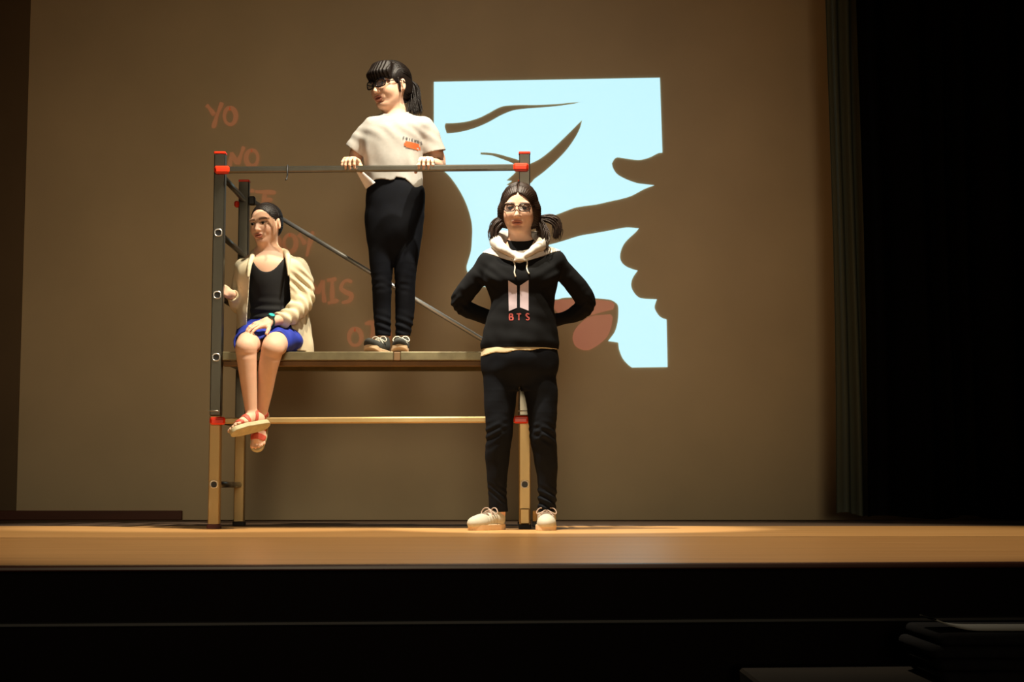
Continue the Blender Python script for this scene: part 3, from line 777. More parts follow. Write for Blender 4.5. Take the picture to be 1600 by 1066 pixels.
def glasses(fr, parent, m, mlens, w=.118, hgt=.085, zc=.004, yf=.405, rim=.0075, temple=True, square=3.0):
    """spectacles on the face: frame > two lenses"""
    mb = MB(); lens = []
    for x in (-1, 1):
        ring_ = []
        for a in np.linspace(0, 2 * math.pi, 25):
            q = (abs(math.cos(a)) ** square + abs(math.sin(a)) ** square) ** (-1 / square)
            lx = x * .148 + w * q * math.cos(a); lz = zc + hgt * q * math.sin(a)
            ring_.append(fr.pt((lx, yf - .55 * lx * lx, lz)))
        mb.tube(ring_, rim * fr.s, 6, cap=False); lens.append(ring_[:-1])
        if temple:
            xo = x * (.148 + w)
            mb.tube([fr.pt((xo, yf - .55 * xo * xo, zc + .03)), fr.pt((x * .325, .20, zc + .035)), fr.pt((x * .365, -.03, zc + .045)), fr.pt((x * .350, -.12, zc - .01))], rim * .8 * fr.s, 6)
    mb.tube([fr.pt((-.148 + w, yf - .005, zc + .02)), fr.pt((0, yf + .012, zc + .035)), fr.pt((.148 - w, yf - .005, zc + .02))], rim * fr.s, 6)
    g = mb.build('glasses', m, parent, True)
    for r in lens:
        c = np.mean(r, axis=0) + fr.A[:, 1] * .006 * fr.s; n = len(r); off = fr.A[:, 1] * .0012
        V = r + [c] + [p - off for p in r] + [c - off]
        Fs = [(i, (i + 1) % n, n) for i in range(n)] + [(n + 1 + (i + 1) % n, n + 1 + i, 2 * n + 1) for i in range(n)]
        mesh_np('lens', V, Fs, mlens, g, True)
    return g
def decal(name, strips, bv, m, parent, Yfrom, off=.0015):
    """print lying on cloth: strips of (left pts, right pts) in pixels, dropped onto the surface from the front"""
    V = []; Fs = []; n0 = 0
    def hit(u, v):
        p = P(u, v, Yfrom); q = bv.ray_cast(Vector(p), Vector((0, 1, 0)))[0]
        return None if q is None else np.array(q) + np.array((0, -off, 0))
    for A, B in strips:
        n = len(A); m_ = 4; G = []
        for a, b in zip(A, B):
            for t in np.linspace(0, 1, m_): G.append(hit(a[0] * (1 - t) + b[0] * t, a[1] * (1 - t) + b[1] * t))
        ok = [g for g in G if g is not None]
        if len(ok) < len(G): continue
        V += G
        for i in range(n - 1):
            for k in range(m_ - 1):
                a = n0 + i * m_ + k; Fs.append((a, a + m_, a + m_ + 1, a + 1))
        n0 += len(G)
    if V: return mesh_np(name, V, Fs, m, parent, True)

SKIN = np.array(srgb('e0b598')); LIP = np.array(srgb('a8574c')); BROW = np.array(srgb('2a1c14'))
M['skin'] = mat('skin', SKIN, 0.6, spec=0.3, attr=True, sss=0.15, var=0.06, vscale=40, bump=0.03, bscale=300)
M['eye'] = mat('eyeball', (.6, .6, .6), 0.15, attr=True)
M['hair'] = mat('dark_brown_hair', srgb('2b1c12'), 0.45, var=0.4, vscale=30, stretch=(6, 6, 1), bump=0.4, bscale=70, spec=0.35)
M['hair_b'] = mat('black_hair', srgb('150e0a'), 0.45, var=0.4, vscale=30, stretch=(6, 6, 1), bump=0.4, bscale=70, spec=0.25)
M['hood_b'] = mat('black_sweatshirt', srgb('0b0b0c'), 0.9, var=0.15, vscale=30, bump=0.15, bscale=400, spec=.2)
M['hood_w'] = mat('white_sweatshirt', srgb('d8d0c4'), 0.85, var=0.04, vscale=30, bump=0.15, bscale=400)
M['print_w'] = mat('silver_print', srgb('c9b7bd'), 0.45, var=0.1, vscale=20)
M['print_r'] = mat('red_print', srgb('b04a42'), 0.5)
M['under'] = mat('cream_undershirt', srgb('d9c8a0'), 0.85, bump=0.1, bscale=300)
M['jean'] = mat('dark_denim', srgb('0a0e15'), 0.85, var=0.25, vscale=25, bump=0.15, bscale=500, spec=.2)
M['jean_b'] = mat('blue_black_denim', srgb('070a12'), 0.85, var=0.25, vscale=25, bump=0.15, bscale=500, spec=.2)
M['canvas'] = mat('pale_canvas', srgb('bdb9a6'), 0.8, var=0.05, vscale=40, bump=0.2, bscale=500)
M['sole'] = mat('cream_rubber', srgb('e0c29a'), 0.6, var=0.05)
M['lace'] = mat('beige_lace', srgb('b89e8c'), 0.8)
M['lace_w'] = mat('white_lace', srgb('ddd6c2'), 0.8)
M['knit'] = mat('dark_grey_knit', srgb('33342e'), 0.85, var=0.2, vscale=40, bump=0.3, bscale=350)
M['specs'] = mat('black_spectacle_frame', srgb('0c0c12'), 0.25)
M['specs_m'] = mat('thin_metal_frame', srgb('221a17'), 0.3, 0.5)
M['lens'] = mat('spectacle_lens', (.08, .08, .09), 0.03, spec=0.6)
b = M['lens'].node_tree.nodes['Principled BSDF']; b.inputs['Alpha'].default_value = 0.30

# ------------------------------------------------------------------ girl in the hoodie, standing in front of the scaffold
def girl_hoodie():
    Y0 = 7.20; p = lambda u, v, dy=0.0: P(u, v, Y0 + dy)
    base = np.array((p(811, 700)[0], Y0, 0.0))
    R = tag(empty('person', base), 'girl in black and white hoodie standing in front of the scaffold, hands behind her back', 'person', 'girls on the stage')
    H = .226; hf = head_frame(p(811, 327, -.03), H, 6, -7, -1)
    torso = [(550, 752, 873, 0, .118), (535, 752, 873, 0, .118), (515, 756, 871, 0, .112), (495, 762, 868, 0, .106), (474, 767, 866, 0, .102), (455, 762, 868, 0, .106), (440, 755, 872, -.006, .112), (425, 752, 877, 0, .108), (411, 752, 879, .008, .100), (401, 754, 877, .012, .088), (392, 763, 868, .015, .074), (384, 775, 853, .018, .062), (376, 788, 838, .02, .052)]
    TL = rows_px(torso, Y0)
    armL = [p(766, 412, .012), p(741, 440, .035), p(719, 473, .085), p(743, 489, .10), p(790, 503, .135)]
    armR = [p(866, 410, .012), p(891, 436, .035), p(916, 473, .085), p(893, 493, .10), p(842, 506, .14)]
    ra = [.050, .046, .046, .036, .030]
    legL = [p(783, 585, .01), p(781, 627, .0), p(780, 680, -.005), p(777, 716, .015), p(777, 758, .03), p(779, 800, .045)]
    rl = [.082, .071, .059, .054, .043, .041]
    legR = [p(841, 585, .01), p(847, 627, .0), p(848, 680, -.005), p(853, 716, .015), p(855, 758, .03), p(855, 800, .045)]
    # body: one continuous skin under the clothes
    zs = hf.c[2]
    F = Field((base[0] - .38, Y0 - .22, .03), (base[0] + .38, Y0 + .22, 1.62), .006, fx=[(hf.c[0] - .12, hf.c[0] + .12, .003)], fy=[(Y0 - .18, Y0 + .15, .0036)], fz=[(zs - .19, 1.62, .0026)])
    add_head(F, hf, 1.04, 0.0, .93)
    F.add(rc(hf.pt((0, -.10, -.28)), p(813, 392, .015), .051, .056), .03)
    F.add(loft(TL, -.014), .03)
    F.limb(armL, np.array(ra) - .011, .02); F.limb(armR, np.array(ra) - .011, .02)
    F.limb(legL, np.array(rl) - .012, .02); F.limb(legR, np.array(rl) - .012, .02)
    add_hand(F, frame_yz(armL[-1], (1, .25, .05), (-.2, .9, .3)), (.3, .4, .3)); add_hand(F, frame_yz(armR[-1], (-1, .3, -.15), (.2, .9, .3), mirror=True), (.3, .4, .3))
    F.add(rc(legL[-1], p(779, 812, .05), .03, .03), .01); F.add(rc(legR[-1], p(855, 812, .05), .03, .03), .01)
    V, Q = F.mesh(); mesh_np('body', V, Q, M['skin'], R, True, head_colors(hf, V, SKIN, LIP, BROW))
    add_eyes(hf, R)
    # sweatshirt
    def shirt(grow, arms=True, h=.0036):
        G = Field((base[0] - .38, Y0 - .16, p(0, 560)[2]), (base[0] + .38, Y0 + .22, p(0, 360)[2]), h)
        G.add(loft(TL, grow))
        if arms:
            for A in (armL, armR): G.limb(A, np.array(ra) + grow, .022)
            for s_, A in ((-1, armL), (1, armR)): G.add(rc(A[0], p(811 + s_ * 25, 396, .02), .05 + grow, .05 + grow), .03)
        return G
    def folds(X, Y, Z, D):
        d = .005 * wob(X, Y, Z, 36, 3) + .002 * wob(X, Y, Z, 80, 5); irr = np.clip(.5 + .7 * wob(X, Y, Z, 24, 77), 0, 1.2)
        for A in (armL, armR):
            e = A[2]; r2 = ((X - e[0]) ** 2 + (Y - e[1]) ** 2 + (Z - e[2]) ** 2)
            d = d + .0032 * irr * np.exp(-r2 / .006) * np.sin((Z + .8 * np.abs(X - e[0])) * 170 + 2 * wob(X, Y, Z, 25, 12))
            e = A[0]; r2 = ((X - e[0]) ** 2 + (Z - e[2] + .08) ** 2); sg = np.sign(e[0] - base[0])
            d = d + .0028 * irr * np.exp(-r2 / .006) * np.sin((Z - .8 * sg * (X - e[0])) * 120 + 2 * wob(X, Y, Z, 20, 13))
        zr = Z - p(0, 545)[2]; d = d + .0025 * irr * np.exp(-(zr - .06) ** 2 / .004) * np.sin(X * 90 + 3 * wob(X, Y, Z, 20, 9))
        d = d + .003 * np.exp(-(zr / .020) ** 2)          # gathered waistband drawn in
        return D + d
    uc, vc = 811.0, 415.0
    def vline(X, Z, Y):
        """height of the lower edge of the white yoke"""
        x = np.abs(X - p(811, 410)[0]); return p(0, 416)[2] + x * .34 - .003 * np.sin(x * 30)
    G = shirt(.0); G.near(folds); D0 = G.D.copy()
    G.shell(.010); G.clip(lambda X, Y, Z: np.maximum(Z - vline(X, Z, Y), p(0, 546)[2] - Z)); V1, Q1 = G.mesh()
    hoodie = mesh_np('hoodie', V1, Q1, M['hood_b'], R, True); hoodie['label'] = 'black sweatshirt body with white yoke and hood'
    G.D = D0 - .0012; G.shell(.010); G.sub(el(p(812, 380, -.02), (.072, .09, .045)), .01)
    G.clip(lambda X, Y, Z: vline(X, Z, Y) + .0015 - Z); V2, Q2 = G.mesh(); mesh_np('yoke', V2, Q2, M['hood_w'], hoodie, True)
    # hood lying round the neck: two thick rolls crossing at the throat
    K = Field((base[0] - .2, Y0 - .17, p(0, 415)[2]), (base[0] + .2, Y0 + .2, p(0, 355)[2]), .0034)
    for s_ in (-1, 1):
        q = lambda du, v, dy: p(812 + s_ * du, v, dy)
        K.limb([q(-7, 408, -.108), q(10, 399, -.106), q(24, 389, -.084), q(35, 381, -.03), q(36, 374, .04), q(26, 374, .10), q(0, 377, .125)], [.009, .014, .020, .027, .034, .038, .040], .015)
    K.add(el(p(813, 385, .115), (.12, .05, .055)), .03)
    K.sub(rc(hf.pt((0, -.08, -.2)), p(813, 392, .0), .058, .060), .008)
    K.near(lambda X, Y, Z, D: D + .004 * wob(X, Y, Z, 45, 11) + .0015 * wob(X, Y, Z, 110, 14))
    V3, Q3 = K.mesh(); mesh_np('hood', V3, Q3, M['hood_w'], hoodie, True)
    # black collar seen inside the hood
    K = Field((base[0] - .12, Y0 - .14, p(0, 400)[2]), (base[0] + .12, Y0 + .12, p(0, 362)[2]), .0034)
    K.add(rc(p(813, 402, .0), p(813, 375, .012), .066, .062)); K.shell(.008)
    K.clip(lambda X, Y, Z: Z - (p(0, 374)[2] - .35 * np.maximum(0, Y0 - Y))); V4, Q4 = K.mesh(); mesh_np('collar', V4, Q4, M['hood_b'], hoodie, True)
    bv = bvh_of(np.concatenate([V1, V2, V3]), np.concatenate([Q1, Q2 + len(V1), Q3 + len(V1) + len(V2)]))
    def on(u, v, off=.004):
        q = bv.ray_cast(Vector(p(u, v, -.4)), Vector((0, 1, 0)))[0]; return np.array(q) - np.array((0, off, 0))
    for pts in ([(800, 388), (804, 396), (805, 404), (804, 412), (806, 419)], [(824, 388), (825, 396), (824, 404), (826, 411), (828, 414)]):
        mb = MB(); pp = [on(u, v) for u, v in pts]; mb.tube(catmull(pp, False, 4), .0032, 7); mb.build('drawstring', M['lace_w'], hoodie, True)
    # chest print: two leaning bars and three letters, and pale bars on the yoke
    def bar_strip(c, n=12): # c: TL, TR, BR, BL
        c = [np.array(x, float) for x in c]; A = [c[0] * (1 - t) + c[3] * t for t in np.linspace(0, 1, n)]; B = [c[1] * (1 - t) + c[2] * t for t in np.linspace(0, 1, n)]; return A, B
    decal('chest_print', [bar_strip([(793.8, 424.5), (808, 433), (808, 468.5), (794.8, 474)])], bv, M['print_w'], hoodie, Y0 - .4)
    decal('chest_print', [bar_strip([(813, 433), (827, 424), (827, 473.5), (813, 468)])], bv, M['print_w'], hoodie, Y0 - .4)
    for st in ([[(796, 478), (796, 483), (796, 489)], [(796, 478.6), (800, 479), (800.5, 482), (796.5, 483.4)], [(796.5, 483.4), (801, 484), (801, 488), (796, 488.4)]],
               [[(807.5, 478.6), (815, 478.6)], [(811.2, 479), (811.2, 489)]],
               [[(828, 479.5), (825, 478.2), (823, 480.4), (825.2, 483.4), (828, 485.8), (826.2, 488.6), (822.8, 487.6)]]):
        decal('print_letter', [ribbon2d(s, 2.1) for s in st], bv, M['print_r'], hoodie, Y0 - .4)
    # undershirt hem
    G = Field((base[0] - .24, Y0 - .16, p(0, 562)[2]), (base[0] + .24, Y0 + .16, p(0, 535)[2]), .0034)
    x0_, x1_ = p(750, 550), p(874, 550)
    G.add(loft([(p(0, 560)[2], (x0_[0] + x1_[0]) / 2, Y0, (x1_[0] - x0_[0]) / 2 - .001, .117), (p(0, 545)[2], (x0_[0] + x1_[0]) / 2, Y0, (x1_[0] - x0_[0]) / 2 - .009, .110), (p(0, 530)[2], (x0_[0] + x1_[0]) / 2, Y0, (x1_[0] - x0_[0]) / 2 - .03, .090)]))
    G.near(lambda X, Y, Z, D: D + .003 * wob(X, Y, Z, 60, 4)); G.shell(.007)
    G.clip(lambda X, Y, Z: p(0, 551.5)[2] + .016 * (X - base[0]) / .18 + .0028 * np.sin(X * 60) - Z); V, Q = G.mesh(); mesh_np('undershirt_hem', V, Q, M['under'], R, True)
    # jeans
    G = Field((base[0] - .22, Y0 - .16, p(0, 803, .04)[2]), (base[0] + .22, Y0 + .18, p(0, 540)[2]), .0036)
    G.add(loft(rows_px([(604, 785, 840, .01, .05), (592, 772, 853, .01, .085), (580, 758, 867, .006, .108), (565, 752, 873, .005, .117), (552, 753, 872, 0, .112), (540, 757, 868, 0, .105)], Y0)))
    for A in (legL, legR): G.limb(A, rl, .045)
    # gap between the thighs
    G.sub(rc(p(812, 606, -.2), p(812, 606, .3), .003, .003), .02)
    def jf(X, Y, Z, D):
        d = .002 * wob(X, Y, Z, 55, 2); irr = np.clip(.45 + .8 * wob(X, Y, Z, 30, 78), 0, 1.3)
        for A in (legL, legR):
            k = A[2]; d = d + .0018 * irr * np.exp(-((Z - k[2]) / .06) ** 2) * np.sin((Z + .5 * np.abs(X - k[0])) * 180 + 3 * wob(X, Y, Z, 25, 7))
            a = A[5]; d = d + .0025 * irr * np.exp(-((Z - a[2] - .04) / .06) ** 2) * np.sin((Z + .6 * (X - a[0])) * 190 + 3 * wob(X, Y, Z, 22, 8))
        return D + d
    G.near(jf); G.clip(lambda X, Y, Z: p(0, 800, .04)[2] - Z); V, Q = G.mesh(); mesh_np('jeans', V, Q, M['jean'], R, True)
    # shoes
    make_shoe('shoe', frame_yz((p(784, 826)[0], Y0 + .085, 0), (-.58, -.82, 0), (0, 0, 1)), R, M['canvas'], M['sole'], M['lace'], .232)
    make_shoe('shoe', frame_yz((p(855, 826)[0], Y0 + .095, 0), (-.03, -1, 0), (0, 0, 1)), R, M['canvas'], M['sole'], M['lace'], .232)
    # hair: centre parting, two low bunches
    G = Field(hf.c - np.array((.20, .16, .22)), hf.c + np.array((.20, .20, .15)), .003)
    E = lambda c, r, k=0, sub=False: (G.sub if sub else G.add)(el(hf.pt(c), np.array(r) * H, hf.A), k * H)
    E((0, -.075, .14), (.375, .44, .405)); E((0, -.15, -.06), (.36, .34, .42), .1)
    E((0, .46, -.08), (.295, .42, .400), .03, True); E((0, .36, -.32), (.25, .30, .45), .03, True)
    E((0, .0, -.60), (.30, .40, .30), .05, True)
    for x in (-1, 1):
        G.add(rc(hf.pt((x * .30, -.02, -.02)), hf.pt((x * .31, -.10, -.24)), .030, .030), .03)
    G.near(lambda X, Y, Z, D: D + .0008 * np.sin(np.arctan2(*(hf.loc(np.stack([X, Y, Z], 1))[:, [0, 2]].T)) * 60 + 4 * wob(X, Y, Z, 40, 1)) + .0015 * wob(X, Y, Z, 60, 2))
    lf = lambda X, Y, Z: hf.loc(np.stack([X, Y, Z], 1))
    G.near(lambda X, Y, Z, D: D + .007 * np.exp(-(lf(X, Y, Z)[:, 0] / .018) ** 2) * (lf(X, Y, Z)[:, 2] > .2))
    V, Q = G.mesh(); hair = mesh_np('hair', V, Q, M['hair'], R, True)
    for s_ in (-1, 1): strands(hf, (0, -.075, .14), (.375, .44, .405), [(s_ * .05, math.cos(a), math.sin(a)) for a in np.linspace(.95, 2.3, 55)], lambda d: (s_ * .95, -.05 - .25 * d[2] + .3 * d[1], -.55), hair, M['hair'], seed=4 + s_)
    for s_, (u0, v0) in ((-1, (782, 350)), (1, (842, 348))):
        tf = []
        rs = np.random.RandomState(5 + s_)
        for i in range(170):
            j = rs.normal(size=3) * np.array((.009, .013, .009)); g = rs.rand()
            if s_ < 0: tg = [p(788, 343, .0), p(779, 349, -.005), p(771, 360, -.01), p(767 + 10 * g, 374 + 4 * g, -.02)]
            elif g < .55: tg = [p(838, 340, .0), p(845, 352, -.01), p(850, 370, -.03), p(846 + 14 * g, 392, -.045)]
            else: tg = [p(840, 342, .03), p(858, 344, .03), p(870, 354, .03), p(864 + 6 * g, 372, .03)]
            tf.append(([tg[0] + j * .5, tg[1] + j * 1.0, tg[2] + j * 1.1, tg[3] + j * .9], .0036))
        hair_tufts(tf, hair, M['hair'], 'bunch')
    glasses(hf, R, M['specs_m'], M['lens'], w=.115, hgt=.078, zc=.012, yf=.43, rim=.0095, square=2.6)
    return R

# ------------------------------------------------------------------ girl in the grey T-shirt, standing on the deck
def girl_tshirt():
    Y0 = 7.60; p = lambda u, v, dy=0.0: P(u, v, Y0 + dy)
    base = np.array((p(614, 548)[0], Y0, Z_DECK))
    R = tag(empty('person', base), 'girl in grey T-shirt and black trousers standing on the scaffold deck, holding the rail', 'person', 'girls on the stage')
    H = .234; hf = head_frame(p(609.5, 135, .0), H, 42, -5, 2)
    torso = [(312, 574, 660, 0, .110), (285, 571, 660, -.005, .113), (255, 570, 658, -.01, .112), (230, 569, 659, -.01, .112), (208, 571, 664, -.008, .106), (196, 575, 669, 0, .096), (187, 583, 660, .008, .082), (179, 594, 644, .015, .064), (172, 602, 634, .02, .05)]
    TL = rows_px(torso, Y0)
    zr = PZ(264.5, Y_SC - .04) + .0145; yr = Y_SC - PD / 2 - .018
    wL = np.array((PX(549.5, 255, yr), yr + .085, zr + .036)); wR = np.array((PX(667, 255, yr), yr + .085, zr + .036))
    armL = [p(581, 197, 0), p(563, 226, .03), p(553, 256, .075), wL]; armR = [p(662, 197, 0), p(676, 226, .03), p(686, 256, .075), wR]
    ra = [.034, .036, .033, .024]
    legL = [p(596, 340, .01), p(596, 395, .0), p(596.5, 440, -.005), p(597, 481, .02), p(598.5, 522, .03)]; rlL = [.072, .062, .048, .043, .037]
    legR = [p(640, 340, .01), p(635, 395, .0), p(633, 440, -.005), p(633, 481, .02), p(630, 522, .03)]; rlR = [.072, .062, .049, .047, .037]
    F = Field((base[0] - .27, Y0 - .30, Z_DECK + .03), (base[0] + .27, Y0 + .2, hf.c[2] + .14), .0055, fx=[(wL[0] - .05, wL[0] + .05, .0026), (hf.c[0] - .11, hf.c[0] + .11, .003), (wR[0] - .05, wR[0] + .05, .0026)], fy=[(Y0 - .30, Y0 + .11, .0032)], fz=[(zr - .05, zr + .07, .0026), (hf.c[2] - .18, hf.c[2] + .14, .0025)])
    add_head(F, hf, 1.12, .012)
    F.add(rc(hf.pt((0, -.08, -.28)), p(617, 186, .015), .049, .056), .03)
    F.add(loft(TL, -.016), .03)
    F.limb(armL, ra, .012); F.limb(armR, ra, .012); F.limb(legL, np.array(rlL) - .011, .02); F.limb(legR, np.array(rlR) - .011, .02)
    F.add(rc(legL[-1], legL[-1] + (0, 0, -.04), .026, .026)); F.add(rc(legR[-1], legR[-1] + (0, 0, -.04), .026, .026))
    # hands over the rail, thumbs to the middle
    cu = [(.55, .80, .55), (.58, .85, .55), (.60, .85, .55), (.62, .85, .5)]
    add_hand(F, frame_yz(wL, (-.16, -1, -.02), (0, 0, 1), mirror=False if np.cross((-.16, -1, 0), (0, 0, 1))[0] > 0 else True), cu, .6, (.55, .6, -.75), 1.04)
    add_hand(F, frame_yz(wR, (-.02, -1, -.02), (0, 0, 1), mirror=True if np.cross((-.02, -1, 0), (0, 0, 1))[0] > 0 else False), cu, .6, (.55, .6, -.75), 1.04)
    V, Q = F.mesh(); mesh_np('body', V, Q, M['skin'], R, True, head_colors(hf, V, SKIN, LIP, BROW, .012)); add_eyes(hf, R)
    # T-shirt
    G = Field((base[0] - .28, Y0 - .17, p(0, 318)[2]), (base[0] + .29, Y0 + .17, p(0, 165)[2]), .0034)
    G.add(loft(TL, .003))
    G.limb([p(584, 198, 0), p(566, 216, .01), p(549, 238, .02)], [.052, .049, .045], .03)
    G.limb([p(661, 199, 0), p(670, 216, .01), p(679, 244, .02)], [.054, .055, .060], .03)
    def tf(X, Y, Z, D):
        x = X - base[0]; zz = Z - p(0, 240)[2]
        d = .0022 * wob(X, Y, Z, 34, 21) + .0012 * wob(X, Y, Z, 80, 22)
        d = d + .004 * np.clip(.5 + .8 * wob(X, Y, Z, 20, 79), 0, 1.3) * np.exp(-((zz + .06) / .10) ** 2) * np.sin(x * 70 + 2.2 * zz * 10 + 2 * wob(X, Y, Z, 15, 23)) * (Y < Y0)
        d = d + .0015 * np.exp(-((zz - .08) / .05) ** 2) * np.sin((x * .8 + Z) * 90 + 2 * wob(X, Y, Z, 25, 24))
        return D + d
    G.near(tf); G.shell(.0075)
    hu = [560, 580, 588, 600, 612, 618, 622, 635, 645, 652, 660, 690]; hv = [292, 286, 280, 279.5, 282, 281.5, 277, 279, 287, 295, 301, 303]
    hx = np.array([p(u, 290)[0] for u in hu]); hz = np.array([PZ(v, Y0 - .11) for v in hv])
    sl = [(p(551, 234, .02), unit(p(549, 238, .02) - p(566, 214, .01))), (p(678, 238, .02), unit(p(676.5, 242, .02) - p(671, 216, .01)))]
    def cl(X, Y, Z):
        xc = base[0]; d = np.where(Y < Y0 + .02, np.interp(X, hx, hz), PZ(306, Y0)) - Z
        d = np.where(np.abs(X - p(614, 240)[0]) < .135, d, -1.0)
        for c, n in sl:
            q = (X - c[0]) * n[0] + (Y - c[1]) * n[1] + (Z - c[2]) * n[2]; side = (X < p(566, 230)[0]) if c[0] < xc else (X > p(661, 230)[0])
            d = np.where(side & (Z > p(0, 262)[2]), np.maximum(d, q), d)
            d = np.where(side & (Z <= p(0, 262)[2]) & (np.abs(X - p(614, 240)[0]) >= .135), 1.0, d)
        return d
    G.clip(cl); G.sub(el(p(616, 172, -.015), (.066, .085, .040)), .004)
    V, Q = G.mesh(); ts = mesh_np('t_shirt', V, Q, M['tee'], R, True); ts['label'] = 'grey T-shirt with small orange chest print'
    bv = bvh_of(V, Q)
    # neckband
    K = Field((base[0] - .1, Y0 - .15, p(0, 200)[2]), (base[0] + .12, Y0 + .12, p(0, 160)[2]), .003)
    K.add(loft(TL, .0045)); K.shell(.010); K.clip(lambda X, Y, Z: el(p(616, 172, -.015), (.074, .094, .049))[2](X, Y, Z)); K.sub(el(p(616, 172, -.015), (.064, .083, .038)))
    VN, QN = K.mesh(); mesh_np('neckband', VN, QN, M['tee'], ts, True)
    # print: row of small dark letters over an orange sofa shape
    def st(c, n=8): c = [np.array(x, float) for x in c]; return [c[0] * (1 - t) + c[3] * t for t in np.linspace(0, 1, n)], [c[1] * (1 - t) + c[2] * t for t in np.linspace(0, 1, n)]
    sofa = [st([(627, 199), (648, 200.5), (648, 206), (627, 205)]), st([(625, 202), (650, 204), (650, 209.5), (625, 207)]), st([(627.5, 207), (647.5, 209), (647, 211), (628, 209)])]
    for i, s_ in enumerate(sofa): decal('sofa_print', [s_], bv, M['orange'], ts, Y0 - .4, .0035 + .0005 * i)
    L = {'F': [[(0, 0), (0, 4)], [(0, 0), (2.2, 0)], [(0, 2), (1.8, 2)]], 'R': [[(0, 0), (0, 4)], [(0, 0), (2, .6), (1.8, 1.8), (0, 2)], [(.5, 2), (2.2, 4)]], 'I': [[(1, 0), (1, 4)]], 'E': [[(0, 0), (0, 4)], [(0, 0), (2.2, 0)], [(0, 2), (1.8, 2)], [(0, 4), (2.2, 4)]], 'N': [[(0, 4), (0, 0)], [(0, 0), (2.2, 4)], [(2.2, 4), (2.2, 0)]], 'D': [[(0, 0), (0, 4)], [(0, 0), (2, .8), (2.2, 2), (2, 3.2), (0, 4)]], 'S': [[(2.2, .4), (1, 0), (.1, .9), (1.1, 2), (2.2, 3), (1.2, 4), (0, 3.6)]]}
    for i, ch in enumerate('FRIENDS'):
        u0 = 623.5 + i * 4.5; v0 = 192.5 + i * .55
        decal('print_letter', [ribbon2d([(u0 + x, v0 + y) for x, y in s_], .95) for s_ in L[ch]], bv, M['ink'], ts, Y0 - .4, .003)
    # loose hem corner held up by one hand
    a, b = P(557, 263, yr - .02), p(579, 290, -.10); n = 9; Vv = []
    for i in range(n):
        t = i / (n - 1); c = a * (1 - t) + b * t; wd = .009 + .020 * t
        for s_ in (-1, 0, 1):
            for y in (0, .004): Vv.append(c + np.array((s_ * wd * .8, y + .006 * abs(s_), s_ * wd * .55)))
    Fs = []
    for i in range(n - 1):
        for k in range(2):
            q = i * 6 + k * 2; Fs += [(q, q + 6, q + 8, q + 2), (q + 1, q + 3, q + 9, q + 7)]
        Fs += [(i * 6, i * 6 + 1, i * 6 + 7, i * 6 + 6), (i * 6 + 4, i * 6 + 10, i * 6 + 11, i * 6 + 5)]
    mesh_np('hem_corner', Vv, Fs, M['hemw'], ts, True)
    # trousers
    G = Field((base[0] - .2, Y0 - .16, p(0, 532)[2]), (base[0] + .2, Y0 + .17, p(0, 262)[2]), .0036)
    G.add(loft(rows_px([(410, 596, 634, .01, .03), (395, 588, 643, .01, .065), (375, 577, 653, .005, .095), (350, 572, 660, .008, .112), (325, 571, 663, .008, .116), (300, 573, 664, 0, .114), (280, 578, 656, -.005, .106), (268, 580, 652, -.005, .10)], Y0)))
    G.limb(legL, rlL, .03); G.limb(legR, rlR, .006)
    def jf(X, Y, Z, D):
        d = .0015 * wob(X, Y, Z, 55, 2); irr = np.clip(.45 + .8 * wob(X, Y, Z, 30, 78), 0, 1.3)
        for A in (legL, legR):
            k = A[2]; d = d + .0012 * irr * np.exp(-((Z - k[2]) / .05) ** 2) * np.sin((Z + .3 * np.abs(X - k[0])) * 180 + 2 * wob(X, Y, Z, 18, 7))
            a = A[4]; d = d + .002 * irr * np.exp(-((Z - a[2] - .03) / .05) ** 2) * np.sin((Z + .4 * (X - a[0])) * 190 + 2 * wob(X, Y, Z, 15, 8))
        return D + d
    G.near(jf); G.clip(lambda X, Y, Z: p(0, 525, .03)[2] - Z); V, Q = G.mesh(); mesh_np('trousers', V, Q, M['jean_b'], R, True)
    # shoes near the edge of the deck
    make_shoe('shoe', frame_yz((p(602, 545)[0], Y0 + .035, Z_DECK), (-.34, -1, 0), (0, 0, 1)), R, M['knit'], M['sole'], M['lace_w'], .205, .03)
    make_shoe('shoe', frame_yz((p(628, 545)[0], Y0 + .03, Z_DECK), (.0, -1, 0), (0, 0, 1)), R, M['knit'], M['sole'], M['lace_w'], .205, .03)
    # hair: fringe, tied back in a ponytail
    G = Field(hf.c - np.array((.17, .17, .20)), hf.c + np.array((.20, .20, .15)), .003)
    E = lambda c, r, k=0, sub=False: (G.sub if sub else G.add)(el(hf.pt(c), np.array(r) * H, hf.A), k * H)
    E((0, -.08, .15), (.365, .44, .395)); E((0, -.20, -.04), (.34, .28, .36), .08)
    E((0, .47, -.16), (.33, .40, .30), .03, True); E((0, .22, -.36), (.44, .36, .34), .03, True)
    for x in (-1, 1): E((x * .38, -.02, -.06), (.10, .11, .17), .02, True)
    E((0, -.05, -.55), (.4, .5, .27), .04, True)
    for x in np.linspace(-.27, .27, 25):                                      # fringe locks
        G.add(rc(hf.pt((x * .8, .26 - .9 * x * x, .40)), hf.pt((x, .40 - 1.6 * x * x, .24)), .008, .008), .022)
        G.add(rc(hf.pt((x, .40 - 1.6 * x * x, .24)), hf.pt((x * 1.12, .405 - 1.9 * x * x, .115 + .03 * math.sin(x * 70))), .008, .004), .012)
    lf = lambda X, Y, Z: hf.loc(np.stack([X, Y, Z], 1))
    G.near(lambda X, Y, Z, D: D + .0018 * np.sin(lf(X, Y, Z)[:, 0] * 95 + 3 * wob(X, Y, Z, 40, 1)) + .0012 * wob(X, Y, Z, 90, 2))
    V, Q = G.mesh(); hair = mesh_np('hair', V, Q, M['hair_b'], R, True)
    tf_ = []; rs = np.random.RandomState(3)
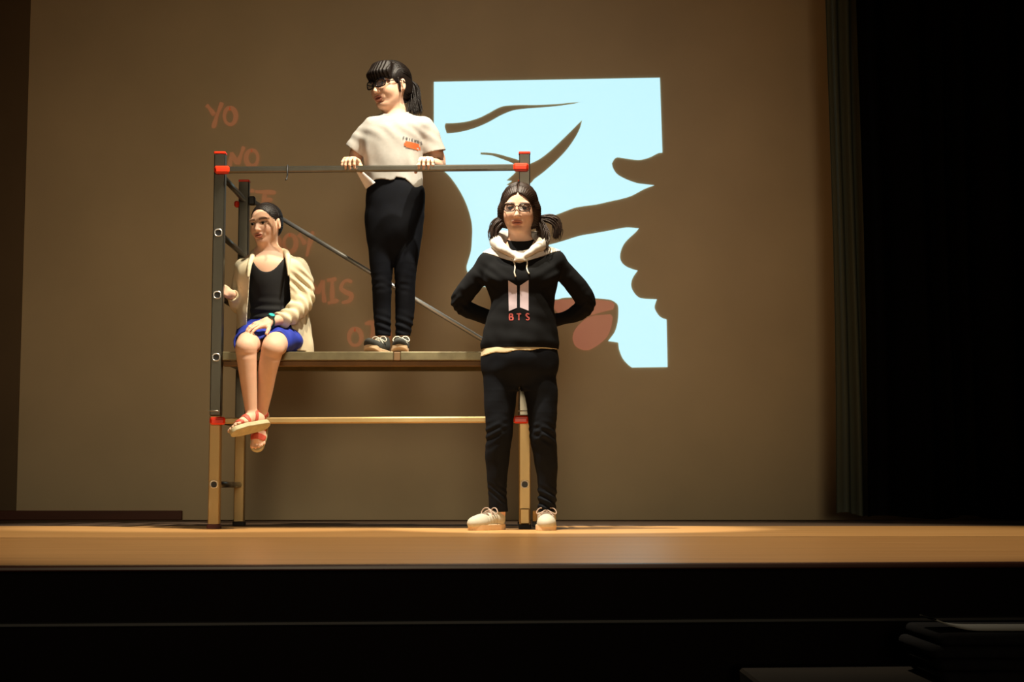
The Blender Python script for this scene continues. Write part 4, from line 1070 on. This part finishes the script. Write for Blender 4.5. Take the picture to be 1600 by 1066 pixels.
    for i in range(180):
        j = rs.normal(size=3) * np.array((.010, .012, .008)); g = rs.rand()
        tf_.append(([p(640, 128, .05) + j * .4, p(645, 138, .06) + j, p(646 + 3 * g, 153, .05) + j * 1.1, p(640 + 16 * g, 172 + 6 * rs.rand(), .03 - .05 * (g < .4)) + j], .0036))
    hair_tufts(tf_, hair, M['hair_b'], 'ponytail')
    strands(hf, (0, -.08, .15), (.365, .44, .395), [(math.sin(a), .30 - .2 * abs(math.sin(a)), math.cos(a) * .85) for a in np.linspace(-1.25, 1.35, 80)], (0, -.95, -.30), hair, M['hair_b'])
    tf_ = [([hf.pt((.33, .08, .10)) + rs.normal(size=3) * .002, hf.pt((.345, .06, -.05)) + rs.normal(size=3) * .003, hf.pt((.335, .05, -.20)) + rs.normal(size=3) * .003], .003) for i in range(10)]
    hair_tufts(tf_, hair, M['hair_b'], 'side_lock')
    glasses(hf, R, M['specs'], M['lens'], w=.120, hgt=.080, zc=.006, yf=.43, rim=.013, square=3.2)
    # bracelet
    wr = wR + np.array((.004, .012, -.002)); mb = MB(); mb.tube([wr + .0262 * np.array((math.cos(a), .12 * math.sin(a), math.sin(a))) for a in np.linspace(0, 2 * math.pi, 20)], .0022, 6); mb.build('bracelet', M['zinc'], R, True)
    return R
M['tee'] = mat('grey_marl_jersey', srgb('aeaba4'), 0.85, var=0.05, vscale=60, bump=0.12, bscale=500)
M['orange'] = mat('orange_print', srgb('bd5a26'), 0.7, var=0.08, vscale=60)
M['ink'] = mat('dark_ink', srgb('2a2730'), 0.7)
M['hemw'] = mat('white_hem', srgb('efe4dc'), 0.85)

# ------------------------------------------------------------------ girl sitting on the edge of the deck
def girl_seated():
    Y0 = 7.56; p = lambda u, v, dy=0.0: P(u, v, Y0 + dy)
    base = np.array((p(420, 545)[0], Y0 + .04, Z_DECK))
    R = tag(empty('person', base), 'girl in cream jacket, black top and blue skirt sitting on the deck edge', 'person', 'girls on the stage')
    H = .196; hf = head_frame(p(415, 350.5, -.01), .200, 23, -6, 3); H = .200
    torso = [(530, 388, 457, .05, .10), (500, 391, 454, .04, .093), (470, 391, 453, .03, .09), (440, 388, 456, .015, .092), (420, 385, 459, .008, .088), (409, 387, 456, .005, .075), (401, 396, 446, .010, .054), (394, 406, 434, .015, .030)]
    TL = rows_px(torso, Y0)
    armR = [p(465, 417, .015), p(475, 470, -.005), p(452, 494, -.085), p(431, 501, -.15), p(419, 503, -.185)]
    raR = [.034, .031, .027, .024, .0215]
    xg = XL + PW / 2
    hand_l = np.array((xg + .008, Y_SC + .075, p(0, 461)[2]))
    armL = [p(381, 417, .02), p(374, 476, .11), hand_l + (.012, .05, -.006), hand_l]
    raL = [.033, .029, .023, .021]
    zk = lambda v, dy: p(0, v, dy)[2]
    legA = [p(399, 528, .10), p(386, 540, -.285), p(385, 552, -.315), p(387, 580, -.305), p(390, 614, -.29), p(393, 648, -.28)]   # nearer shin
    rA = [.072, .052, .047, .041, .034, .0255]
    legB = [p(440, 528, .10), p(428, 541, -.265), p(424, 553, -.290), p(418, 580, -.27), p(414, 612, -.235), p(408, 648, -.20)]
    rB = [.074, .054, .049, .043, .035, .0255]
    F = Field((base[0] - .25, Y0 - .48, p(0, 712, -.3)[2]), (base[0] + .23, Y0 + .22, hf.c[2] + .13), .0045,
              fx=[(hf.c[0] - .10, hf.c[0] + .09, .0027), (p(355, 690)[0], p(425, 690)[0], .003)], fy=[(Y0 - .45, Y0 - .13, .003), (Y0 - .13, Y0 + .07, .0027)], fz=[(p(0, 712, -.3)[2], p(0, 640, -.3)[2], .0028), (p(0, 525)[2], p(0, 492)[2], .0026), (p(0, 475)[2], p(0, 445)[2], .0028), (hf.c[2] - .16, hf.c[2] + .13, .0024)])
    add_head(F, hf, 1.0, .010, .86)
    F.add(rc(hf.pt((0, -.10, -.28)), p(418, 404, .015), .042, .052), .03)
    F.add(loft(TL, 0), .05)
    F.limb([armL[0], p(400, 407, .02), p(420, 404, .028), p(442, 407, .02), armR[0]], [.034, .036, .034, .036, .034], .05)
    F.limb(armR, raR, .012); F.limb(armL, raL, .012)
    F.add(el(p(420, 530, .08), (.125, .115, .075)), .03)
    F.limb(legA, rA, .02); F.limb(legB, rB, .004)
    
    # feet: the nearer one turned out with the sole showing, the other hanging behind
    feet = []
    for A, fd, dn in ((legA, (-.66, -.72, -.18), (-.10, -.72, -.68)), (legB, (-.05, -.42, -.90), (-.1, .85, -.45))):
        ank = A[-1]; f = unit(fd); d = np.array(dn, float); d = unit(d - f * (d @ f))
        fr = frame_yz(ank, f, -d); feet.append(fr)
        t = lambda l: fr.pt(l)
        F.add(el(t((0, -.020, -.028)), np.array((.026, .034, .030)), fr.A), .012)
        F.limb([t((0, -.005, -.012)), t((.002, .05, -.026)), t((.004, .105, -.042))], [.027, .026, .017], .015)
        F.add(el(t((.002, .085, -.044)), (.034, .045, .014), fr.A), .012)
        for i, (x, y, r_) in enumerate(((.024, .142, .0105), (.008, .146, .0078), (-.006, .140, .0074), (-.018, .132, .007), (-.028, .122, .0066))):
            F.add(rc(t((x * .8, .10, -.046)), t((x, y, -.049)), r_, r_ * .9), .004)
    # hands
    wf = frame_yz(armR[-1], unit(p(395, 515, -.205) - armR[-1]), (.05, -.35, .95)); 
    if wf.A[2, 0] < 0 or True:
        pass
    fx = frame_yz(armR[-1], unit(p(394, 511, -.245) - armR[-1]), (.05, -.45, .9), mirror=np.cross(unit(p(394, 511, -.245) - armR[-1]), (.05, -.45, .9))[1] > 0)
    add_hand(F, fx, [(.10, .30, .25), (.16, .30, .25), (.22, .35, .3), (.30, .40, .3)], 1.0, (.75, .6, -.15), .92)
    gl = frame_yz(hand_l, (-.30, -.95, .12), (.95, -.30, .1), mirror=np.cross((-.30, -.95, .12), (.95, -.30, .1))[2] < 0)
    add_hand(F, gl, (.75, .9, .5), .0, (.5, .75, -.5), .85)
    V, Q = F.mesh(); C = head_colors(hf, V, SKIN, LIP, BROW, .008); mesh_np('body', V, Q, M['skin'], R, True, C); add_eyes(hf, R)
    # black top
    G = Field((base[0] - .16, Y0 - .14, p(0, 545)[2]), (base[0] + .16, Y0 + .2, p(0, 392)[2]), .0034)
    G.add(loft([(z, cx, cy, rx + .006, ry + .006) for z, cx, cy, rx, ry in TL])); 
    for A in (armL, armR): G.add(rc(A[0] + (0, 0, .004), p(420, 404, .015), .038, .041), .03)
    G.near(lambda X, Y, Z, D: D + .002 * wob(X, Y, Z, 50, 31) + .0022 * np.sin(Z * 150 + 2 * wob(X, Y, Z, 15, 33)) * np.exp(-((Z - p(0, 490)[2]) / .06) ** 2))
    xc = p(420.5, 420)[0]
    def neck(X, Y, Z):
        du = np.abs(X - xc) / .088; zf = PZ(425, Y0 - .08) + (PZ(394, Y0 - .05) - PZ(425, Y0 - .08)) * du ** 2.2
        return Z - np.where(Y < Y0 + .02, zf, np.maximum(zf, p(0, 407)[2]))
    G.shell(.012); G.clip(neck); V, Q = G.mesh(); mesh_np('tank_top', V, Q, M['black'], R, True)
    # skirt
    G = Field((base[0] - .22, Y0 - .30, Z_DECK - .01), (base[0] + .24, Y0 + .25, p(0, 485)[2]), .0034)
    G.add(rc(p(399, 525, .10), p(386, 537, -.235), .080, .060)); G.add(rc(p(442, 525, .10), p(430, 538, -.215), .083, .062), .035)
    G.add(rc(p(420, 527, .08), p(409, 540, -.21), .055, .036), .03); G.add(el(p(424, 523, .09), (.165, .13, .085)), .04); G.add(loft([(z, cx, cy, rx + .012, ry + .012) for z, cx, cy, rx, ry in TL if z < p(0, 480)[2]]), .03)
    G.add(el(p(456, 534, -.01), (.055, .13, .050)), .03)
    G.near(lambda X, Y, Z, D: D + .004 * wob(X, Y, Z, 34, 41) + .003 * np.sin(X * 90 + Y * 30) * (Y < Y0 - .05))
    G.shell(.009); hy = p(0, 0, -.222)[1]
    G.clip(lambda X, Y, Z: np.maximum(np.maximum(hy + .012 * np.sin(X * 28) + .25 * np.maximum(0, X - p(440, 530)[0]) - Y, Z_DECK + .003 - Z), Z - p(0, 503)[2] - .02))
    V, Q = G.mesh(); mesh_np('skirt', V, Q, M['blue'], R, True)
    # jacket, open at the front
    G = Field((base[0] - .20, Y0 - .23, Z_DECK + .001), (base[0] + .24, Y0 + .27, p(0, 384)[2]), .0034)
    jr = rows_px([(552, 364, 487, .09, .14), (520, 366, 484, .075, .135), (480, 369, 479, .045, .128), (440, 370, 477, .02, .122), (420, 371, 477, .012, .112), (409, 376, 473, .01, .095), (401, 387, 459, .015, .078), (393, 397, 446, .02, .062)], Y0)
    G.add(loft(jr))
    sR = [p(466, 417, .015), p(475, 445, .01), p(475, 472, -.005), p(453, 494, -.085), p(436, 501, -.125)]; G.limb(sR, [.047, .045, .043, .041, .033], .02)
    sL = [p(381, 417, .02), p(376, 448, .07), p(373, 478, .115), hand_l + (.020, .055, -.012), hand_l + (.014, .038, -.006)]; G.limb(sL, [.046, .043, .041, .034, .029], .02)
    def jk(X, Y, Z, D):
        d = .004 * wob(X, Y, Z, 42, 51) + .002 * wob(X, Y, Z, 90, 52)
        a, b = sR[2], sR[4]; ba = (b - a); t = ((X - a[0]) * ba[0] + (Y - a[1]) * ba[1] + (Z - a[2]) * ba[2]) / (ba @ ba)
        r2 = (X - a[0] - t * ba[0]) ** 2 + (Y - a[1] - t * ba[1]) ** 2 + (Z - a[2] - t * ba[2]) ** 2
        d = d + .0095 * np.exp(-r2 / .004) * ((t > -.25) & (t < 1.1)) * np.sin(t * 26 + 2.2 * wob(X, Y, Z, 35, 53))
        e = sR[1]; r2 = (X - e[0]) ** 2 + (Z - e[2]) ** 2
        d = d + .006 * np.exp(-r2 / .003) * np.sin((Z + .9 * X) * 150 + wob(X, Y, Z, 40, 54))
        d = d + .0025 * np.sin(X * 100 + 2 * wob(X, Y, Z, 20, 55)) * np.exp(-((Z - Z_DECK - .04) / .08) ** 2)
        return D + d
    G.near(jk); G.shell(.0085)
    vv = [390, 420, 450, 480, 510, 555]; zv = np.array([PZ(v, Y0 - .1) for v in vv])[::-1]
    xl = np.array([PX(u, v, Y0 - .1) for u, v in zip([395, 391, 387, 384, 381, 378], vv)])[::-1]; xr = np.array([PX(u, v, Y0 - .1) for u, v in zip([449, 450.5, 451.5, 452, 453, 462], vv)])[::-1]
    axm = sR
    def opening(X, Y, Z):
        a = np.interp(Z, zv, xl); b = np.interp(Z, zv, xr)
        d = np.minimum(np.minimum(X - a, b - X), Y0 + .02 - Y)
        # the sleeve across the lap is not part of the opening
        for q0, q1 in ((sR[3], sR[4]), (sR[2], sR[3])):
            d = np.minimum(d, rc(q0, q1, .052, .046)[2](X, Y, Z))
        for q0, q1 in ((sR[2], sR[3]),):
            pass
        w0 = sR[4]; n = unit(sR[4] - sR[3]); cuff = (X - w0[0]) * n[0] + (Y - w0[1]) * n[1] + (Z - w0[2]) * n[2] - .006
        near_w = np.sqrt((X - w0[0]) ** 2 + (Y - w0[1]) ** 2 + (Z - w0[2]) ** 2) < .06
        d = np.where(near_w, np.maximum(d, cuff), d)
        w1 = sL[4]; n = unit(sL[4] - sL[3]); cuff = (X - w1[0]) * n[0] + (Y - w1[1]) * n[1] + (Z - w1[2]) * n[2] - .004
        near_w = np.sqrt((X - w1[0]) ** 2 + (Y - w1[1]) ** 2 + (Z - w1[2]) ** 2) < .055
        return np.where(near_w, np.maximum(d, cuff), d)
    G.clip(opening); G.clip(lambda X, Y, Z: Z_DECK + .006 + np.where(Y < Y0 + .02, .012, 0) - Z)
    G.sub(el(p(420, 392, -.02), (.068, .085, .035)), .004)
    V, Q = G.mesh(); jk_ = mesh_np('jacket', V, Q, M['cream'], R, True); jk_['label'] = 'open cream zip jacket with wrinkled sleeves'
    # hood lying on the shoulders and lapels
    K = Field((base[0] - .17, Y0 - .13, p(0, 440)[2]), (base[0] + .17, Y0 + .2, p(0, 380)[2]), .0032)
    for A, B_ in (((395, 449), 0),): pass
    K.limb([p(451, 430, -.098), p(450, 412, -.085), p(449, 400, -.045), p(443, 394, .02), p(420, 396, .07), p(398, 395, .02), p(394, 402, -.045), p(390, 415, -.085), p(388, 432, -.098)], [.006, .010, .014, .018, .022, .018, .014, .010, .006], .008)
    K.add(el(p(420, 408, .095), (.10, .035, .055)), .03)
    K.near(lambda X, Y, Z, D: D + .002 * wob(X, Y, Z, 70, 61)); V, Q = K.mesh(); mesh_np('jacket_hood', V, Q, M['cream'], jk_, True)
    # sandals
    for fr in feet:
        G = Field((-.05, -.065, -.095), (.05, .175, .04), .0026)
        def sole(X, Y, Z):
            d = np.minimum(rc((0, -.028, 0), (.002, .08, 0), .031, .038)[2](X, Y, X * 0), rc((.002, .08, 0), (.004, .125, 0), .038, .032)[2](X, Y, X * 0))
            return np.maximum(d, np.abs(Z + .068 - .0 * Y) - .011)
        G.add((np.array((-.05, -.06, -.085)), np.array((.05, .165, -.05)), sole)); V, Q = G.mesh()
        flip = np.linalg.det(fr.A) < 0; fq = (lambda q: q[:, ::-1]) if flip else (lambda q: q)
        so = mesh_np('sandal', fr.c + V @ fr.A.T, fq(Q), M['sand_sole'], R, True); so['label'] = 'red strapped sandal with pale sole'
        G = Field((-.06, -.07, -.085), (.06, .175, .05), .0026)
        G.add(el((0, -.020, -.028), (.029, .037, .033))); G.limb([(0, -.005, -.012), (.002, .05, -.026), (.004, .105, -.042)], [.030, .029, .020], .015); G.add(el((.002, .085, -.044), (.037, .048, .018)), .012)
        G.limb([(0, -.005, -.012), (0, -.008, .03)], [.030, .028], .01)
        G.shell(.0045)
        def straps(X, Y, Z):
            b1 = np.abs(Y - .100) - .013; b2 = np.abs(Y - .055 - .15 * Z) - .011; b3 = np.maximum(np.abs(Z - .006 - .2 * Y) - .009, Y - .07); b4 = np.maximum(np.abs(Y + .012 + .4 * Z) - .008, Z - .01)
            return np.maximum(np.minimum(np.minimum(b1, b2), np.minimum(b3, b4)), -.064 - Z)
        G.clip(straps); V, Q = G.mesh(); mesh_np('strap', fr.c + V @ fr.A.T, fq(Q), M['sand_red'], so, True)
    # watch
    w0, w1 = armR[3] * .25 + armR[4] * .75, armR[4]; n = unit(armR[4] - armR[3]); up = unit(np.array((.0, -.75, .65)) - n * (np.array((.0, -.75, .65)) @ n)); sd = np.cross(n, up)
    mb = MB(); mb.tube([w0 + .0262 * (math.cos(a) * up + math.sin(a) * sd) for a in np.linspace(0, 2 * math.pi, 24)], .0085, 8, flat=.35, up=n); wt = mb.build('wrist_watch', M['teal_d'], R, True)
    mb = MB(); mb.tube([w0 + up * .024, w0 + up * .036], .0165, 20); mb.build('watch_case', M['teal_d'], wt); mb = MB(); mb.tube([w0 + up * .0355, w0 + up * .0372], .0135, 20); mb.build('watch_face', M['teal'], wt)
    # hair drawn back tightly, with a small knot behind
    G = Field(hf.c - np.array((.15, .15, .14)), hf.c + np.array((.15, .22, .13)), .0028)
    E = lambda c, r, k=0, sub=False: (G.sub if sub else G.add)(el(hf.pt(c), np.array(r) * H, hf.A), k * H)
    E((0, -.085, .14), (.352, .425, .380)); E((0, -.18, -.02), (.325, .28, .34), .08)
    E((0, .50, -.04), (.345, .46, .435), .03, True); E((0, .24, -.36), (.44, .36, .36), .03, True)
    for x in (-1, 1): E((x * .38, -.03, -.05), (.10, .11, .17), .02, True)
    E((0, -.05, -.55), (.4, .5, .28), .04, True); E((0, -.50, .10), (.16, .13, .16), .03)
    lf = lambda X, Y, Z: hf.loc(np.stack([X, Y, Z], 1))
    G.near(lambda X, Y, Z, D: D + .0013 * np.sin(np.arctan2(lf(X, Y, Z)[:, 0], lf(X, Y, Z)[:, 2] - .1) * 50 + 3 * wob(X, Y, Z, 40, 1)) + .0008 * wob(X, Y, Z, 90, 2))
    V, Q = G.mesh(); hair = mesh_np('hair', V, Q, M['hair_b'], R, True)
    strands(hf, (0, -.085, .14), (.352, .425, .380), [(math.sin(a), .42 - .3 * abs(math.sin(a)), math.cos(a) * .85) for a in np.linspace(-1.5, 1.5, 90)], (0, -1, -.05), hair, M['hair_b'])
    return R
M['black'] = mat('black_ribbed_cotton', srgb('0a0a0c'), 0.85, var=0.2, vscale=40, bump=0.15, bscale=400)
M['blue'] = mat('royal_blue_cloth', srgb('1b2f9c'), 0.7, var=0.15, vscale=20, bump=0.1, bscale=400)
M['cream'] = mat('cream_cotton', srgb('d6c9a8'), 0.8, var=0.04, vscale=30, bump=0.12, bscale=400)
M['sand_sole'] = mat('pale_olive_sole', srgb('b9ad86'), 0.7, var=0.12, vscale=30, bump=0.2, bscale=120)
M['sand_red'] = mat('coral_red_strap', srgb('c0503c'), 0.6)
M['teal'] = mat('teal_watch_face', srgb('3fb8b4'), 0.2)
M['teal_d'] = mat('dark_teal_watch', srgb('1d4a4c'), 0.35)

girl_hoodie()
girl_tshirt()
girl_seated()
